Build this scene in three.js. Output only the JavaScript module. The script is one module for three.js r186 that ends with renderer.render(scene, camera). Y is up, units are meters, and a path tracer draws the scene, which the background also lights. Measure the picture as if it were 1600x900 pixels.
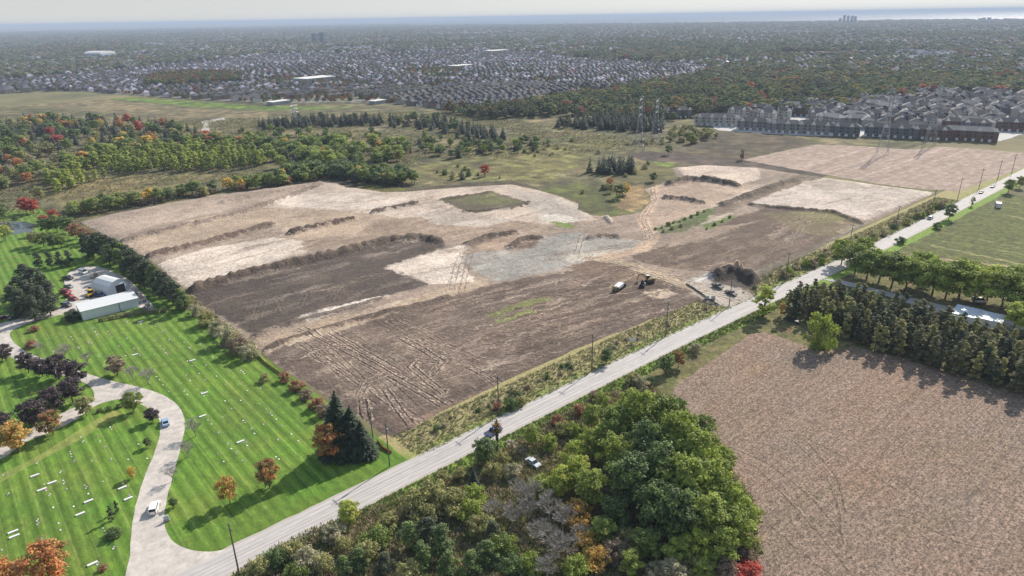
import * as THREE from 'three';
import { mergeGeometries } from 'three/addons/utils/BufferGeometryUtils.js';

// ---------------------------------------------------------------- camera, sky, sun, exposure
// World frame: x runs along the country road, -z points across it into the dug-up site, y is up, metres.
const D = Math.PI / 180;
const scene = new THREE.Scene();
const camera = new THREE.PerspectiveCamera(46.0, 16 / 9, 1, 160000);
camera.rotation.order = 'YXZ';
camera.position.set(-36.2, 110, 127.6);
camera.rotation.set(-21.8 * D, -40.65 * D, -0.96 * D);
camera.updateMatrixWorld(true);

const sunDir = new THREE.Vector3(0.98, 0, -0.2).normalize().multiplyScalar(Math.cos(35 * D)).setY(Math.sin(35 * D)).normalize();
{
  const w = 512, h = 256, a = new Float32Array(w * h * 4), v = new THREE.Vector3();
  for (let j = 0; j < h; j++) for (let i = 0; i < w; i++) {
    const el = ((j + 0.5) / h - 0.5) * Math.PI, az = ((i + 0.5) / w - 0.5) * 2 * Math.PI;
    v.set(Math.cos(el) * Math.cos(az), Math.sin(el), Math.cos(el) * Math.sin(az));
    const up = Math.max(0, v.y), k = Math.pow(1 - up, 3.2), c = Math.max(0, v.dot(sunDir));
    const halo = 0.32 * Math.pow(c, 3) + 0.55 * Math.pow(c, 18);
    const o = (j * w + i) * 4;
    a[o] = 0.19 + (0.56 - 0.19) * k + halo;
    a[o + 1] = 0.27 + (0.565 - 0.27) * k + halo * 0.96;
    a[o + 2] = 0.4 + (0.54 - 0.4) * k + halo * 0.88;
    a[o + 3] = 1;
  }
  const t = new THREE.DataTexture(a, w, h, THREE.RGBAFormat, THREE.FloatType);
  t.mapping = THREE.EquirectangularReflectionMapping; t.magFilter = THREE.LinearFilter; t.needsUpdate = true;
  scene.background = t; scene.environment = t;
}
const sun = new THREE.DirectionalLight(0xfff4e6, 5.0);
sun.position.copy(sunDir).multiplyScalar(1500); sun.castShadow = true; sun.shadow.radius = 1.2;
Object.assign(sun.shadow.camera, { left: -700, right: 700, top: 700, bottom: -700, near: 10, far: 4000 });
sun.shadow.mapSize.set(4096, 4096);
scene.add(sun, sun.target);
scene.fog = new THREE.FogExp2(0xbfd0e8, 0.0001);
const EXPOSURE = 1.25;

// ---------------------------------------------------------------- helpers
let seedState = 12345;
function reseed(n) { seedState = n | 0; }
function rnd() { seedState = (seedState + 0x6d2b79f5) | 0; let t = Math.imul(seedState ^ (seedState >>> 15), 1 | seedState); t = (t + Math.imul(t ^ (t >>> 7), 61 | t)) ^ t; return ((t ^ (t >>> 14)) >>> 0) / 4294967296; }
const R = (a, b) => a + (b - a) * rnd();
const pick = (l) => l[Math.floor(rnd() * l.length) % l.length];
const NT = new Float32Array(65536); reseed(77); for (let i = 0; i < 65536; i++) NT[i] = rnd();
function noise(x, y) {
  const xi = Math.floor(x), yi = Math.floor(y); let fx = x - xi, fy = y - yi;
  fx = fx * fx * (3 - 2 * fx); fy = fy * fy * (3 - 2 * fy);
  const x0 = xi & 255, x1 = (xi + 1) & 255, y0 = (yi & 255) << 8, y1 = ((yi + 1) & 255) << 8;
  const a = NT[y0 + x0], b = NT[y0 + x1], c = NT[y1 + x0], d = NT[y1 + x1];
  return a + (b - a) * fx + (c - a + (a - b - c + d) * fx) * fy;
}
function fbm(x, y, n = 4) { let s = 0, a = 0.5, w = 0; for (let i = 0; i < n; i++) { s += a * noise(x, y); w += a; x = x * 2.03 + 17.3; y = y * 2.03 + 5.1; a *= 0.55; } return s / w; }
const clamp = (x, a, b) => Math.min(b, Math.max(a, x));
const smooth = (a, b, x) => { const t = clamp((x - a) / (b - a), 0, 1); return t * t * (3 - 2 * t); };

// Survey of the place: the spot on the ground (at height y) that was sighted from the survey station at image position (px, py).
const STATION = new THREE.Vector3(-36.2, 110, 127.6);
const SIGHT = new THREE.Quaternion().setFromEuler(new THREE.Euler(-21.8 * D, -40.65 * D, -0.96 * D, 'YXZ'));
const _s = new THREE.Vector3();
function spot(px, py, y = 0) {
  _s.set((px - 800) / 1060, (450 - py) / 1060, -1).applyQuaternion(SIGHT);
  const k = (y - STATION.y) / _s.y;
  return { x: STATION.x + _s.x * k, z: STATION.z + _s.z * k };
}
const spots = (l) => l.map(([a, b]) => { const p = spot(a, b); return [p.x, p.z]; });
function inside(poly, x, z) {
  let c = false;
  for (let i = 0, j = poly.length - 1; i < poly.length; j = i++) {
    const [xi, zi] = poly[i], [xj, zj] = poly[j];
    if ((zi > z) !== (zj > z) && x < ((xj - xi) * (z - zi)) / (zj - zi) + xi) c = !c;
  }
  return c;
}
function segDist(x, z, ax, az, bx, bz) {
  const dx = bx - ax, dz = bz - az, t = clamp(((x - ax) * dx + (z - az) * dz) / (dx * dx + dz * dz + 1e-9), 0, 1);
  return Math.hypot(x - ax - dx * t, z - az - dz * t);
}
function lineDist(l, x, z) { let d = 1e9; for (let i = 0; i + 1 < l.length; i++) d = Math.min(d, segDist(x, z, l[i][0], l[i][1], l[i + 1][0], l[i + 1][1])); return d; }
function signedDist(poly, x, z) { const d = Math.min(lineDist(poly, x, z), segDist(x, z, ...poly[poly.length - 1], ...poly[0])); return inside(poly, x, z) ? d : -d; }
const bbox = (p) => { const b = [1e9, -1e9, 1e9, -1e9]; for (const [x, z] of p) { b[0] = Math.min(b[0], x); b[1] = Math.max(b[1], x); b[2] = Math.min(b[2], z); b[3] = Math.max(b[3], z); } return b; };

const used = {};
function numbered(n) { const k = (used[n] = (used[n] ?? -1) + 1); return k ? n + '_' + String(k).padStart(3, '0') : n; }
function tag(o, label, category, group) { o.userData = { label, category }; if (group) o.userData.group = group; return o; }
function thing(name, label, category, x, z, turn = 0, group, y = 0) {
  const o = new THREE.Group(); o.name = numbered(name); o.position.set(x, y, z); o.rotation.y = turn; scene.add(o);
  return tag(o, label, category, group);
}
function part(name, geo, mat, parent, label) {
  const m = new THREE.Mesh(geo, mat); m.name = name; m.castShadow = m.receiveShadow = true; parent.add(m);
  if (label) m.userData.label = label;
  return m;
}
function structure(name, geo, mat) {
  const m = new THREE.Mesh(geo, mat); m.name = numbered(name); m.castShadow = m.receiveShadow = true; m.userData.kind = 'structure'; scene.add(m); return m;
}
function stuff(name, geo, mat, mats, cols, label, category) {
  const m = new THREE.InstancedMesh(geo, mat, mats.length); m.name = numbered(name);
  const M = new THREE.Matrix4(), q = new THREE.Quaternion(), e = new THREE.Euler(), p = new THREE.Vector3(), s = new THREE.Vector3(), c = new THREE.Color();
  mats.forEach(([x, y, z, turn, sx, sy], i) => {
    m.setMatrixAt(i, M.compose(p.set(x, y, z), q.setFromEuler(e.set(0, turn, 0)), s.set(sx, sy ?? sx, sx)));
    if (cols) m.setColorAt(i, c.setRGB(...cols[i]));
  });
  m.castShadow = m.receiveShadow = true; tag(m, label, category); m.userData.kind = 'stuff'; scene.add(m); return m;
}

// Collects faces (optionally coloured) into one geometry.
class Faces {
  constructor() { this.p = []; this.c = []; this.uv = []; }
  tri(a, b, c, col) { this.p.push(...a, ...b, ...c); if (col) for (let i = 0; i < 3; i++) this.c.push(...col); return this; }
  quad(a, b, c, d, col) { return this.tri(a, b, c, col).tri(a, c, d, col); }
  box(cx, cy, cz, sx, sy, sz, turn = 0, col) {
    const co = Math.cos(turn), si = Math.sin(turn), q = (x, y, z) => [cx + (x * co + z * si) * sx / 1, cy + y * sy, cz + (-x * si + z * co) * sz];
    const P = (x, y, z) => { const X = x * sx / 2, Z = z * sz / 2; return [cx + X * co + Z * si, cy + y * sy / 2, cz - X * si + Z * co]; };
    const f = (a, b, c, d) => this.quad(P(...a), P(...b), P(...c), P(...d), col);
    f([-1, -1, 1], [1, -1, 1], [1, 1, 1], [-1, 1, 1]); f([1, -1, -1], [-1, -1, -1], [-1, 1, -1], [1, 1, -1]);
    f([1, -1, 1], [1, -1, -1], [1, 1, -1], [1, 1, 1]); f([-1, -1, -1], [-1, -1, 1], [-1, 1, 1], [-1, 1, -1]);
    f([-1, 1, 1], [1, 1, 1], [1, 1, -1], [-1, 1, -1]); f([-1, -1, -1], [1, -1, -1], [1, -1, 1], [-1, -1, 1]);
    return this;
  }
  tube(a, b, r0, r1, n = 5, col) {
    const A = new THREE.Vector3(...a), B = new THREE.Vector3(...b), d = B.clone().sub(A).normalize();
    const u = new THREE.Vector3(Math.abs(d.y) > 0.9 ? 1 : 0, Math.abs(d.y) > 0.9 ? 0 : 1, 0).cross(d).normalize(), v = d.clone().cross(u);
    const at = (P, r, k) => { const t = (k / n) * 2 * Math.PI; return [P.x + (u.x * Math.cos(t) + v.x * Math.sin(t)) * r, P.y + (u.y * Math.cos(t) + v.y * Math.sin(t)) * r, P.z + (u.z * Math.cos(t) + v.z * Math.sin(t)) * r]; };
    for (let k = 0; k < n; k++) {
      if (r1 > 0.001) this.quad(at(A, r0, k), at(A, r0, k + 1), at(B, r1, k + 1), at(B, r1, k), col); else this.tri(at(A, r0, k), at(A, r0, k + 1), [B.x, B.y, B.z], col);
    }
    if (r1 > 0.05) for (let k = 1; k + 1 < n; k++) this.tri(at(B, r1, 0), at(B, r1, k), at(B, r1, k + 1), col);
    return this;
  }
  prism(profile, z0, z1, col) {   // profile in x,y (counter-clockwise), swept along z
    const n = profile.length;
    for (let i = 0; i < n; i++) { const [ax, ay] = profile[i], [bx, by] = profile[(i + 1) % n]; this.quad([ax, ay, z1], [bx, by, z1], [bx, by, z0], [ax, ay, z0], col); }
    for (const [z, flip] of [[z1, 0], [z0, 1]]) for (const t of THREE.ShapeUtils.triangulateShape(profile.map(([x, y]) => new THREE.Vector2(x, y)), [])) { const q = t.map((k) => [profile[k][0], profile[k][1], z]); flip ? this.tri(q[0], q[2], q[1], col) : this.tri(q[0], q[1], q[2], col); }
    return this;
  }
  geo() {
    const g = new THREE.BufferGeometry();
    g.setAttribute('position', new THREE.Float32BufferAttribute(this.p, 3));
    if (this.c.length) g.setAttribute('color', new THREE.Float32BufferAttribute(this.c, 3));
    g.computeVertexNormals();
    return g;
  }
}
const matte = (r, g, b, rough = 0.9, extra) => new THREE.MeshStandardMaterial({ color: new THREE.Color().setRGB(r, g, b), roughness: rough, ...extra });

// ---------------------------------------------------------------- ground maps
// A painted map of one rectangle of ground: soil, turf and gravel colours, with ragged edges and grain added texel by texel.
class GroundMap {
  constructor(x0, x1, z0, z1, res, base) {
    Object.assign(this, { x0, x1, z0, z1, k: res }); this.w = Math.min(2048, Math.round((x1 - x0) * res)); this.h = Math.min(2048, Math.round((z1 - z0) * res));
    this.kx = this.w / (x1 - x0); this.kz = this.h / (z1 - z0);
    this.canvas = document.createElement('canvas'); this.canvas.width = this.w; this.canvas.height = this.h;
    this.g = this.canvas.getContext('2d'); this.g.fillStyle = base; this.g.fillRect(0, 0, this.w, this.h); this.g.lineJoin = this.g.lineCap = 'round'; this.soft = 0;
  }
  path(pts) { this.g.beginPath(); pts.forEach(([x, z], i) => this.g[i ? 'lineTo' : 'moveTo']((x - this.x0) * this.kx, (z - this.z0) * this.kz)); }
  fill(px, color) { this.path(spots(px)); this.g.closePath(); this.g.fillStyle = color; if (this.soft) this.g.filter = `blur(${(this.soft * this.kx).toFixed(1)}px)`; this.g.fill(); this.g.filter = 'none'; return this; }
  fillW(pts, color) { this.path(pts); this.g.closePath(); this.g.fillStyle = color; this.g.fill(); return this; }
  line(px, color, width) { return this.lineW(spots(px), color, width); }
  lineW(pts, color, width) { this.path(pts); this.g.strokeStyle = color; this.g.lineWidth = width * this.kx; this.g.stroke(); return this; }
  texture(warp, tint, grain) {
    const { w, h } = this, src = this.g.getImageData(0, 0, w, h).data, out = new Uint8Array(w * h * 4), c = [0, 0, 0];
    for (let j = 0; j < h; j++) for (let i = 0; i < w; i++) {
      const x = this.x0 + (i + 0.5) / this.kx, z = this.z0 + (j + 0.5) / this.kz;
      const sx = clamp(Math.round(i + (noise(x * 0.45, z * 0.45) - 0.5 + (noise(x * 1.7 + 9, z * 1.7) - 0.5) * 0.5) * warp * this.kx), 0, w - 1);
      const sz = clamp(Math.round(j + (noise(x * 0.45 + 50, z * 0.45 + 31) - 0.5 + (noise(x * 1.7, z * 1.7 + 40) - 0.5) * 0.5) * warp * this.kz), 0, h - 1);
      const s = (sz * w + sx) * 4; c[0] = src[s]; c[1] = src[s + 1]; c[2] = src[s + 2];
      tint(c, x, z);
      const n = 1 + (NT[(Math.imul(i, 7919) + Math.imul(j, 104729) + Math.imul(i ^ j, 31)) & 65535] - 0.5) * grain;
      const o = (j * w + i) * 4;     // rows are written north to south; v grows with z
      out[o] = clamp(c[0] * n, 0, 255); out[o + 1] = clamp(c[1] * n, 0, 255); out[o + 2] = clamp(c[2] * n, 0, 255); out[o + 3] = 255;
    }
    const t = new THREE.DataTexture(out, w, h); t.colorSpace = THREE.SRGBColorSpace; t.magFilter = THREE.LinearFilter; t.needsUpdate = true; return t;
  }
  uv(geo) { const p = geo.attributes.position, a = new Float32Array(p.count * 2); for (let i = 0; i < p.count; i++) { a[i * 2] = (p.getX(i) - this.x0) / (this.x1 - this.x0); a[i * 2 + 1] = (p.getZ(i) - this.z0) / (this.z1 - this.z0); } geo.setAttribute('uv', new THREE.BufferAttribute(a, 2)); return geo; }
}
function bumpTile(n, fn) {   // tiling relief
  const a = new Uint8Array(n * n * 4);
  for (let j = 0; j < n; j++) for (let i = 0; i < n; i++) { const v = clamp(fn(i / n, j / n), 0, 1) * 255, o = (j * n + i) * 4; a[o] = a[o + 1] = a[o + 2] = v; a[o + 3] = 255; }
  const t = new THREE.DataTexture(a, n, n); t.wrapS = t.wrapT = THREE.RepeatWrapping; t.magFilter = THREE.LinearFilter; t.needsUpdate = true; return t;
}
const clods = bumpTile(512, (u, v) => 0.5 * noise(u * 64, v * 64) + 0.3 * noise(u * 128 + 3, v * 128) + 0.2 * noise(u * 256, v * 256));   // 256-periodic lattice: tiles
const relief = (map, metres) => { const t = clods.clone(); t.repeat.set((map.x1 - map.x0) / metres, (map.z1 - map.z0) / metres); t.needsUpdate = true; return t; };
// A flat sheet of ground from an outline, its edge frayed by a little noise.
function sheet(name, pts, y, mat, map, fray = 0, step = 3) {
  const out = [];
  for (let i = 0; i < pts.length; i++) {
    const [ax, az] = pts[i], [bx, bz] = pts[(i + 1) % pts.length], L = Math.hypot(bx - ax, bz - az), n = fray ? Math.max(1, Math.round(L / step)) : 1;
    for (let k = 0; k < n; k++) { const x = ax + (bx - ax) * k / n, z = az + (bz - az) * k / n; out.push(new THREE.Vector2(x + (noise(x * 0.31, z * 0.31) - 0.5) * 2 * fray, -(z + (noise(x * 0.31 + 80, z * 0.31) - 0.5) * 2 * fray))); }
  }
  const g = new THREE.ShapeGeometry(new THREE.Shape(out)); g.rotateX(-Math.PI / 2); g.translate(0, y, 0);
  if (map) map.uv(g);
  return structure(name, g, mat);
}

// ---------------------------------------------------------------- setting: ground, lake, meadow
{
  const n = 1024, a = new Uint8Array(n * n * 4);
  for (let j = 0; j < n; j++) for (let i = 0; i < n; i++) {
    const u = i / 4, v = j / 4, f = 0.5 * noise(u / 8, v / 8) + 0.3 * noise(u / 2, v / 2) + 0.2 * noise(u, v), g = noise(u / 16 + 4, v / 16), o = (j * n + i) * 4;
    a[o] = 70 + 50 * f + 25 * g; a[o + 1] = 76 + 45 * f + 12 * g; a[o + 2] = 44 + 30 * f + 22 * g; a[o + 3] = 255;
  }
  const t = new THREE.DataTexture(a, n, n); t.colorSpace = THREE.SRGBColorSpace; t.wrapS = t.wrapT = THREE.RepeatWrapping; t.magFilter = THREE.LinearFilter; t.repeat.set(60, 60); t.needsUpdate = true;
  const g = new THREE.PlaneGeometry(90000, 90000, 1, 1); g.rotateX(-Math.PI / 2); g.translate(20000, 0, -20000);
  structure('ground', g, new THREE.MeshStandardMaterial({ map: t, roughness: 1 }));
}
{ // lake beyond the last woods
  const shore = spots([[640, 39.6], [700, 39.0], [800, 38.6], [900, 38.2], [1000, 37.0], [1100, 36.0], [1200, 34.6], [1300, 33.0], [1400, 31.4], [1500, 30.6], [1600, 30.0], [1700, 28.6]]);
  const far = [[64000, shore[11][1] + 3000], [64000, -64000], [shore[0][0] + 9000, -64000]];
  sheet('lake', [...shore, ...far], 0.6, new THREE.MeshPhysicalMaterial({ color: new THREE.Color().setRGB(0.06, 0.09, 0.11), roughness: 0.5, ior: 1.33 }), null);
}
// meadow and scrubland between the site and the suburbs
const meadowMap = new GroundMap(-260, 780, -1120, -90, 1.95, '#7d7a52');
{
  const m = meadowMap; reseed(5);
  for (let i = 0; i < 2600; i++) { const x = R(-260, 780), z = R(-1120, -90), r = R(2, 14), c = pick(['#8b865c', '#75784a', '#a09570', '#68704a', '#938a62', '#7f8a4c', '#b0a684', '#6b6a44', '#8c7c5e']); m.g.globalAlpha = R(0.25, 0.7); m.g.fillStyle = c; m.g.beginPath(); m.g.ellipse((x + 260) * m.kx, (z + 1120) * m.kz, r * m.kx * R(1, 2.4), r * m.kz * 0.7, R(0, 3), 0, 7); m.g.fill(); }
  m.g.globalAlpha = 1;
  // mown green strip before the suburb, paler rough pasture, far grass
  m.fill([[30, 142], [110, 143], [230, 154], [330, 160], [400, 165], [560, 168], [420, 173], [300, 167], [200, 157], [100, 150]], '#7f9c3c');
  m.fill([[0, 146], [100, 151], [200, 160], [310, 170], [420, 175], [420, 182], [320, 186], [250, 182], [120, 172], [0, 165]], '#9a8f68');
  m.fill([[640, 262], [720, 246], [800, 235], [880, 222], [980, 215], [960, 240], [900, 262], [860, 280], [760, 282], [690, 280]], '#87854f');
  for (let i = 0; i < 900; i++) { const p = spot(R(640, 1000), R(205, 330)); m.g.globalAlpha = R(0.3, 0.8); m.g.fillStyle = pick(['#9aa05a', '#b3ab8a', '#6e7440', '#8c9a4c', '#a39a72', '#595f38']); m.g.beginPath(); m.g.ellipse((p.x - m.x0) * m.kx, (p.z - m.z0) * m.kz, R(1, 6) * m.kx, R(0.7, 2.5) * m.kz, R(0, 3), 0, 7); m.g.fill(); }
  m.g.globalAlpha = 1;
  m.fill([[80, 300], [130, 284], [230, 272], [310, 263], [360, 262], [350, 280], [250, 296], [150, 312], [90, 322]], '#938a5c');
  m.fill([[500, 283], [520, 278], [600, 290], [650, 292], [800, 282], [900, 312], [905, 322], [860, 308], [800, 291], [640, 303], [560, 297]], '#6f6650');
  m.fill([[560, 287], [620, 293], [650, 296], [600, 300], [565, 295]], '#84823f');
  m.fill([[830, 300], [900, 285], [960, 300], [1000, 300], [1010, 325], [950, 340], [915, 328], [905, 315]], '#7d8446');
  m.fill([[945, 292], [1005, 288], [1016, 318], [985, 332], [960, 322], [975, 305]], '#b89f72');
  // farm strips to the right: bare brown field, dark ploughed strip
  m.fill([[1050, 238], [1075, 222], [1120, 209], [1180, 206], [1260, 216], [1265, 226], [1165, 250], [1130, 248]], '#72674f');
  m.fill([[985, 243], [1010, 236], [1060, 240], [1150, 249], [1300, 268], [1400, 283], [1370, 288], [1200, 265], [1060, 256], [1000, 250]], '#6b5f55');
  m.fill([[985, 255], [1050, 257], [1055, 270], [1010, 285], [940, 290], [960, 270]], '#7c7a4c');
  m.fill([[1020, 252], [1055, 254], [1050, 261], [1030, 260]], '#8aa548');
  const t = m.texture(5, (c, x, z) => { const f = fbm(x * 0.12, z * 0.12, 5), h = fbm(x * 0.02 + 7, z * 0.02, 3); const k = 0.36 + 0.78 * f + 0.3 * (h - 0.5); c[0] *= k * (1.02 + 0.1 * (h - 0.5)); c[1] *= k; c[2] *= k; }, 0.22);
  sheet('meadow', [[-260, -90], [780, -90], [780, -1120], [-260, -1120]], 0.03, new THREE.MeshStandardMaterial({ map: t, roughness: 1, bumpMap: relief(m, 40), bumpScale: 0.5 }), m);
}
// pinkish harvested field beyond the site
const farFieldMap = new GroundMap(430, 680, -190, -4, 5, '#988679');
{
  const m = farFieldMap; reseed(9);
  for (let i = 0; i < 90; i++) { const z = R(-190, -4); m.g.globalAlpha = 0.25; m.lineW([[430, z], [680, z + R(-6, 6)]], pick(['#a58f80', '#c3ada0', '#ad9886']), R(0.6, 3)); }
  m.g.globalAlpha = 1;
  const t = m.texture(2, (c, x, z) => { const k = 0.8 + 0.4 * fbm(x * 0.2, z * 0.35, 4); c[0] *= k; c[1] *= k; c[2] *= k; }, 0.16);
  sheet('harvested_field', spots([[1160, 250], [1205, 240], [1275, 226], [1340, 228], [1420, 234], [1470, 229], [1540, 234], [1620, 241], [1600, 262], [1500, 299], [1440, 296], [1370, 287], [1260, 268]]), 0.08, new THREE.MeshStandardMaterial({ map: t, roughness: 1, bumpMap: relief(m, 30), bumpScale: 0.3 }), m, 0.8);
}

// ---------------------------------------------------------------- setting: road with shoulders
const roadMid = (x) => -1.8 + 5.0 * smooth(120, 360, x);     // z of the centre line
function ribbon(name, x0, x1, off0, off1, y, mat, step = 8, fray = 0, uvLen = 20) {
  const p = [], uv = [], ix = []; let k = 0;
  for (let x = x0; x <= x1 + 0.01; x += step, k++) {
    const c = roadMid(x), f0 = fray * (noise(x * 0.4, off0 * 9) - 0.5) * 2, f1 = fray * (noise(x * 0.4 + 50, off1 * 9) - 0.5) * 2;
    p.push(x, y, c + off0 + f0, x, y, c + off1 + f1); uv.push(x / uvLen, 0, x / uvLen, 1);
    if (k) ix.push(2 * k - 2, 2 * k - 1, 2 * k, 2 * k, 2 * k - 1, 2 * k + 1);
  }
  const g = new THREE.BufferGeometry(); g.setAttribute('position', new THREE.Float32BufferAttribute(p, 3)); g.setAttribute('uv', new THREE.Float32BufferAttribute(uv, 2)); g.setIndex(ix); g.computeVertexNormals();
  return structure(name, g, mat);
}
{
  const w = 2048, h = 64, a = new Uint8Array(w * h * 4);
  for (let j = 0; j < h; j++) for (let i = 0; i < w; i++) {
    const v = (j + 0.5) / h, x = i / 8;   // 256 m a turn, tiles
    let k = 0.93 + 0.1 * (noise(x / 16, v * 40) - 0.5) + 0.06 * (noise(x / 2, v * 12) - 0.5) + 0.05 * (NT[(i * 977 + j * 7919) & 65535] - 0.5);
    for (const [c, s, d] of [[0.18, 0.035, 0.07], [0.36, 0.035, 0.08], [0.64, 0.035, 0.08], [0.83, 0.035, 0.07], [0.5, 0.02, 0.12]]) k -= d * Math.exp(-Math.pow((v - c + 0.012 * (noise(x / 16, c * 40) - 0.5)) / s, 2));
    const o = (j * w + i) * 4; a[o] = 196 * k; a[o + 1] = 191 * k; a[o + 2] = 187 * k; a[o + 3] = 255;
  }
  const t = new THREE.DataTexture(a, w, h); t.colorSpace = THREE.SRGBColorSpace; t.wrapS = THREE.RepeatWrapping; t.magFilter = THREE.LinearFilter; t.needsUpdate = true;
  ribbon('verge', -140, 760, -19.5, 9, 0.05, (() => {
    const m = new GroundMap(0, 128, 0, 20, 8, '#7d8248'); const tt = m.texture(0, (c, x, z) => { const k = 0.65 + 0.7 * fbm(x * 2, z * 6, 4), b = noise(x * 0.25, z * 0.5); const e = smooth(0.3, 0.75, z / 20 + 0.25 * (b - 0.5)); c[0] *= k * (1.2 - 0.3 * e); c[1] *= k * (1.08 - 0.02 * e); c[2] *= k * (1.35 - 0.6 * e); }, 0.25); tt.wrapS = THREE.RepeatWrapping;
    return new THREE.MeshStandardMaterial({ map: tt, roughness: 1 });
  })(), 4, 0.5, 128);
  ribbon('road_shoulder', -140, 760, -4.5, 4.5, 0.09, matte(0.42, 0.39, 0.34, 1), 3, 0.25);
  ribbon('road', -140, 760, -3.7, 3.7, 0.115, new THREE.MeshStandardMaterial({ map: t, roughness: 0.85 }), 8, 0.05, 256);
}

// ---------------------------------------------------------------- setting: the dug-up site
const siteOutline = spots([[612, 688], [560, 652], [520, 628], [480, 600], [440, 578], [414, 558], [398, 538], [330, 490], [292, 456], [240, 412], [190, 382], [124, 347],
  [180, 333], [260, 318], [330, 305], [400, 296], [480, 286], [515, 282], [540, 291], [600, 300], [640, 299], [720, 292], [800, 288], [830, 294], [870, 305], [905, 318], [903, 327], [925, 336], [950, 339], [985, 335], [1002, 331], [1014, 318], [1016, 306], [1005, 296], [1030, 288], [1058, 278], [1050, 262], [1100, 258], [1185, 262], [1260, 274], [1330, 283], [1370, 289], [1462, 301],
  [1400, 330], [1346, 354], [1290, 384], [1220, 420], [1180, 444], [1180, 470], [1140, 482], [1110, 478], [1090, 472], [1000, 508], [900, 546], [780, 600], [690, 643]]);
const siteMap = new GroundMap(14, 474, -346, -2, 4.45, '#8f7f71');
const siteTracks = new GroundMap(14, 474, -346, -2, 4.45, '#808080');
const berms = [];   // [line, half width, height]
{
  const m = siteMap, LT = '#b3a495', PALE = '#c6b9ab', DARK = '#4f453e', MID = '#6e5f54', TAN = '#998673', GREY = '#949089';
  m.soft = 0.6; m.fill([[124, 349], [180, 334], [330, 307], [480, 287], [515, 284], [500, 297], [420, 318], [330, 335], [240, 355], [190, 376]], '#a29182');
  m.fill([[190, 380], [250, 358], [340, 336], [420, 325], [520, 330], [600, 340], [640, 350], [560, 368], [470, 380], [430, 352], [330, 376], [240, 404]], '#a6937f');
  m.fill([[430, 312], [515, 286], [600, 301], [800, 289], [870, 305], [905, 325], [932, 345], [860, 352], [760, 353], [700, 356], [640, 346], [600, 338], [520, 330], [410, 326]], LT);
  m.fill([[460, 305], [560, 302], [640, 312], [600, 328], [500, 328], [430, 322]], PALE);
  m.fill([[245, 412], [330, 388], [430, 372], [470, 378], [480, 396], [380, 424], [300, 450], [288, 448]], PALE);
  m.fill([[590, 345], [700, 338], [840, 350], [870, 362], [820, 366], [730, 380], [690, 376], [600, 372], [540, 384], [480, 392], [470, 378], [560, 366]], '#917f6e');
  m.fill([[640, 330], [700, 326], [720, 338], [800, 345], [760, 356], [680, 352]], '#b4a89b');
  m.fill([[800, 297], [870, 308], [905, 322], [928, 340], [880, 347], [840, 336], [815, 318]], '#aaa094');
  m.fill([[840, 335], [880, 338], [910, 345], [880, 350], [845, 346]], '#c4bcb0');
  m.fill([[688, 314], [768, 301], [828, 318], [800, 328], [745, 333], [725, 331]], '#57503f');
  m.fill([[700, 315], [768, 303], [815, 318], [760, 322]], '#5f603c');
  // dark topsoil area behind the long stripped edge
  m.fill([[296, 458], [400, 430], [500, 408], [600, 383], [690, 378], [694, 388], [600, 420], [656, 440], [666, 447], [610, 462], [540, 485], [462, 502], [415, 522], [392, 522], [330, 486]], DARK);
  m.fill([[600, 420], [692, 390], [726, 385], [724, 418], [742, 442], [668, 448], [656, 438]], PALE);
  m.fill([[718, 402], [760, 396], [830, 390], [850, 371], [905, 363], [950, 375], [1002, 378], [990, 396], [930, 407], [900, 417], [780, 442], [742, 426]], GREY);
  m.fill([[880, 400], [990, 388], [1000, 392], [930, 408], [890, 412]], '#b8b0a3');
  m.fill([[728, 382], [800, 367], [842, 374], [832, 390], [736, 394]], '#96816f');
  m.fill([[728, 384], [756, 372], [800, 367], [760, 380], [740, 392]], MID); m.fill([[798, 388], [822, 372], [842, 376], [834, 390]], '#6a5a4c');
  m.fill([[402, 532], [480, 508], [600, 477], [740, 440], [775, 444], [700, 466], [600, 496], [520, 522], [424, 550]], '#9c8a76');
  m.fill([[460, 500], [500, 487], [560, 471], [620, 460], [560, 480], [480, 506]], '#c9c0b4');
  // ploughed soil by the road
  m.fill([[416, 558], [424, 550], [520, 524], [640, 484], [780, 444], [900, 424], [960, 408], [1005, 424], [1060, 448], [1100, 470], [1000, 510], [780, 602], [690, 645], [612, 690], [540, 640]], '#62544a');
  m.fill([[800, 470], [900, 440], [1000, 432], [1060, 450], [1000, 490], [850, 545], [760, 560]], '#594b41');
  m.fill([[880, 420], [940, 406], [1010, 424], [1040, 440], [960, 440]], '#6f5c4d');
  m.fill([[1005, 458], [1040, 453], [1060, 462], [1020, 470]], '#c4b09a');
  // right half
  m.fill([[1058, 262], [1110, 258], [1185, 263], [1188, 280], [1150, 292], [1100, 284], [1070, 278]], '#bfae9f');
  m.fill([[1108, 272], [1180, 270], [1186, 282], [1150, 288]], '#c8b7a6');
  m.fill([[1008, 297], [1060, 280], [1150, 290], [1190, 290], [1100, 330], [1030, 362], [1000, 345], [1024, 312]], '#a38f7d');
  m.fill([[1020, 362], [1090, 332], [1190, 288], [1200, 293], [1110, 336], [1040, 368]], LT);
  m.fill([[1100, 332], [1190, 294], [1250, 272], [1330, 283], [1240, 300], [1170, 320], [1120, 340]], '#6f6253');
  m.fill([[1168, 320], [1215, 301], [1290, 278], [1370, 288], [1462, 301], [1352, 345], [1300, 331], [1230, 326]], '#bfb2a6');
  m.fill([[1250, 285], [1330, 283], [1360, 295], [1290, 300]], '#a79a8e');
  m.fill([[985, 404], [1080, 372], [1150, 340], [1200, 326], [1300, 331], [1346, 348], [1290, 382], [1220, 420], [1170, 425], [1130, 425], [1060, 424], [1000, 412]], '#5f5044');
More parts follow.
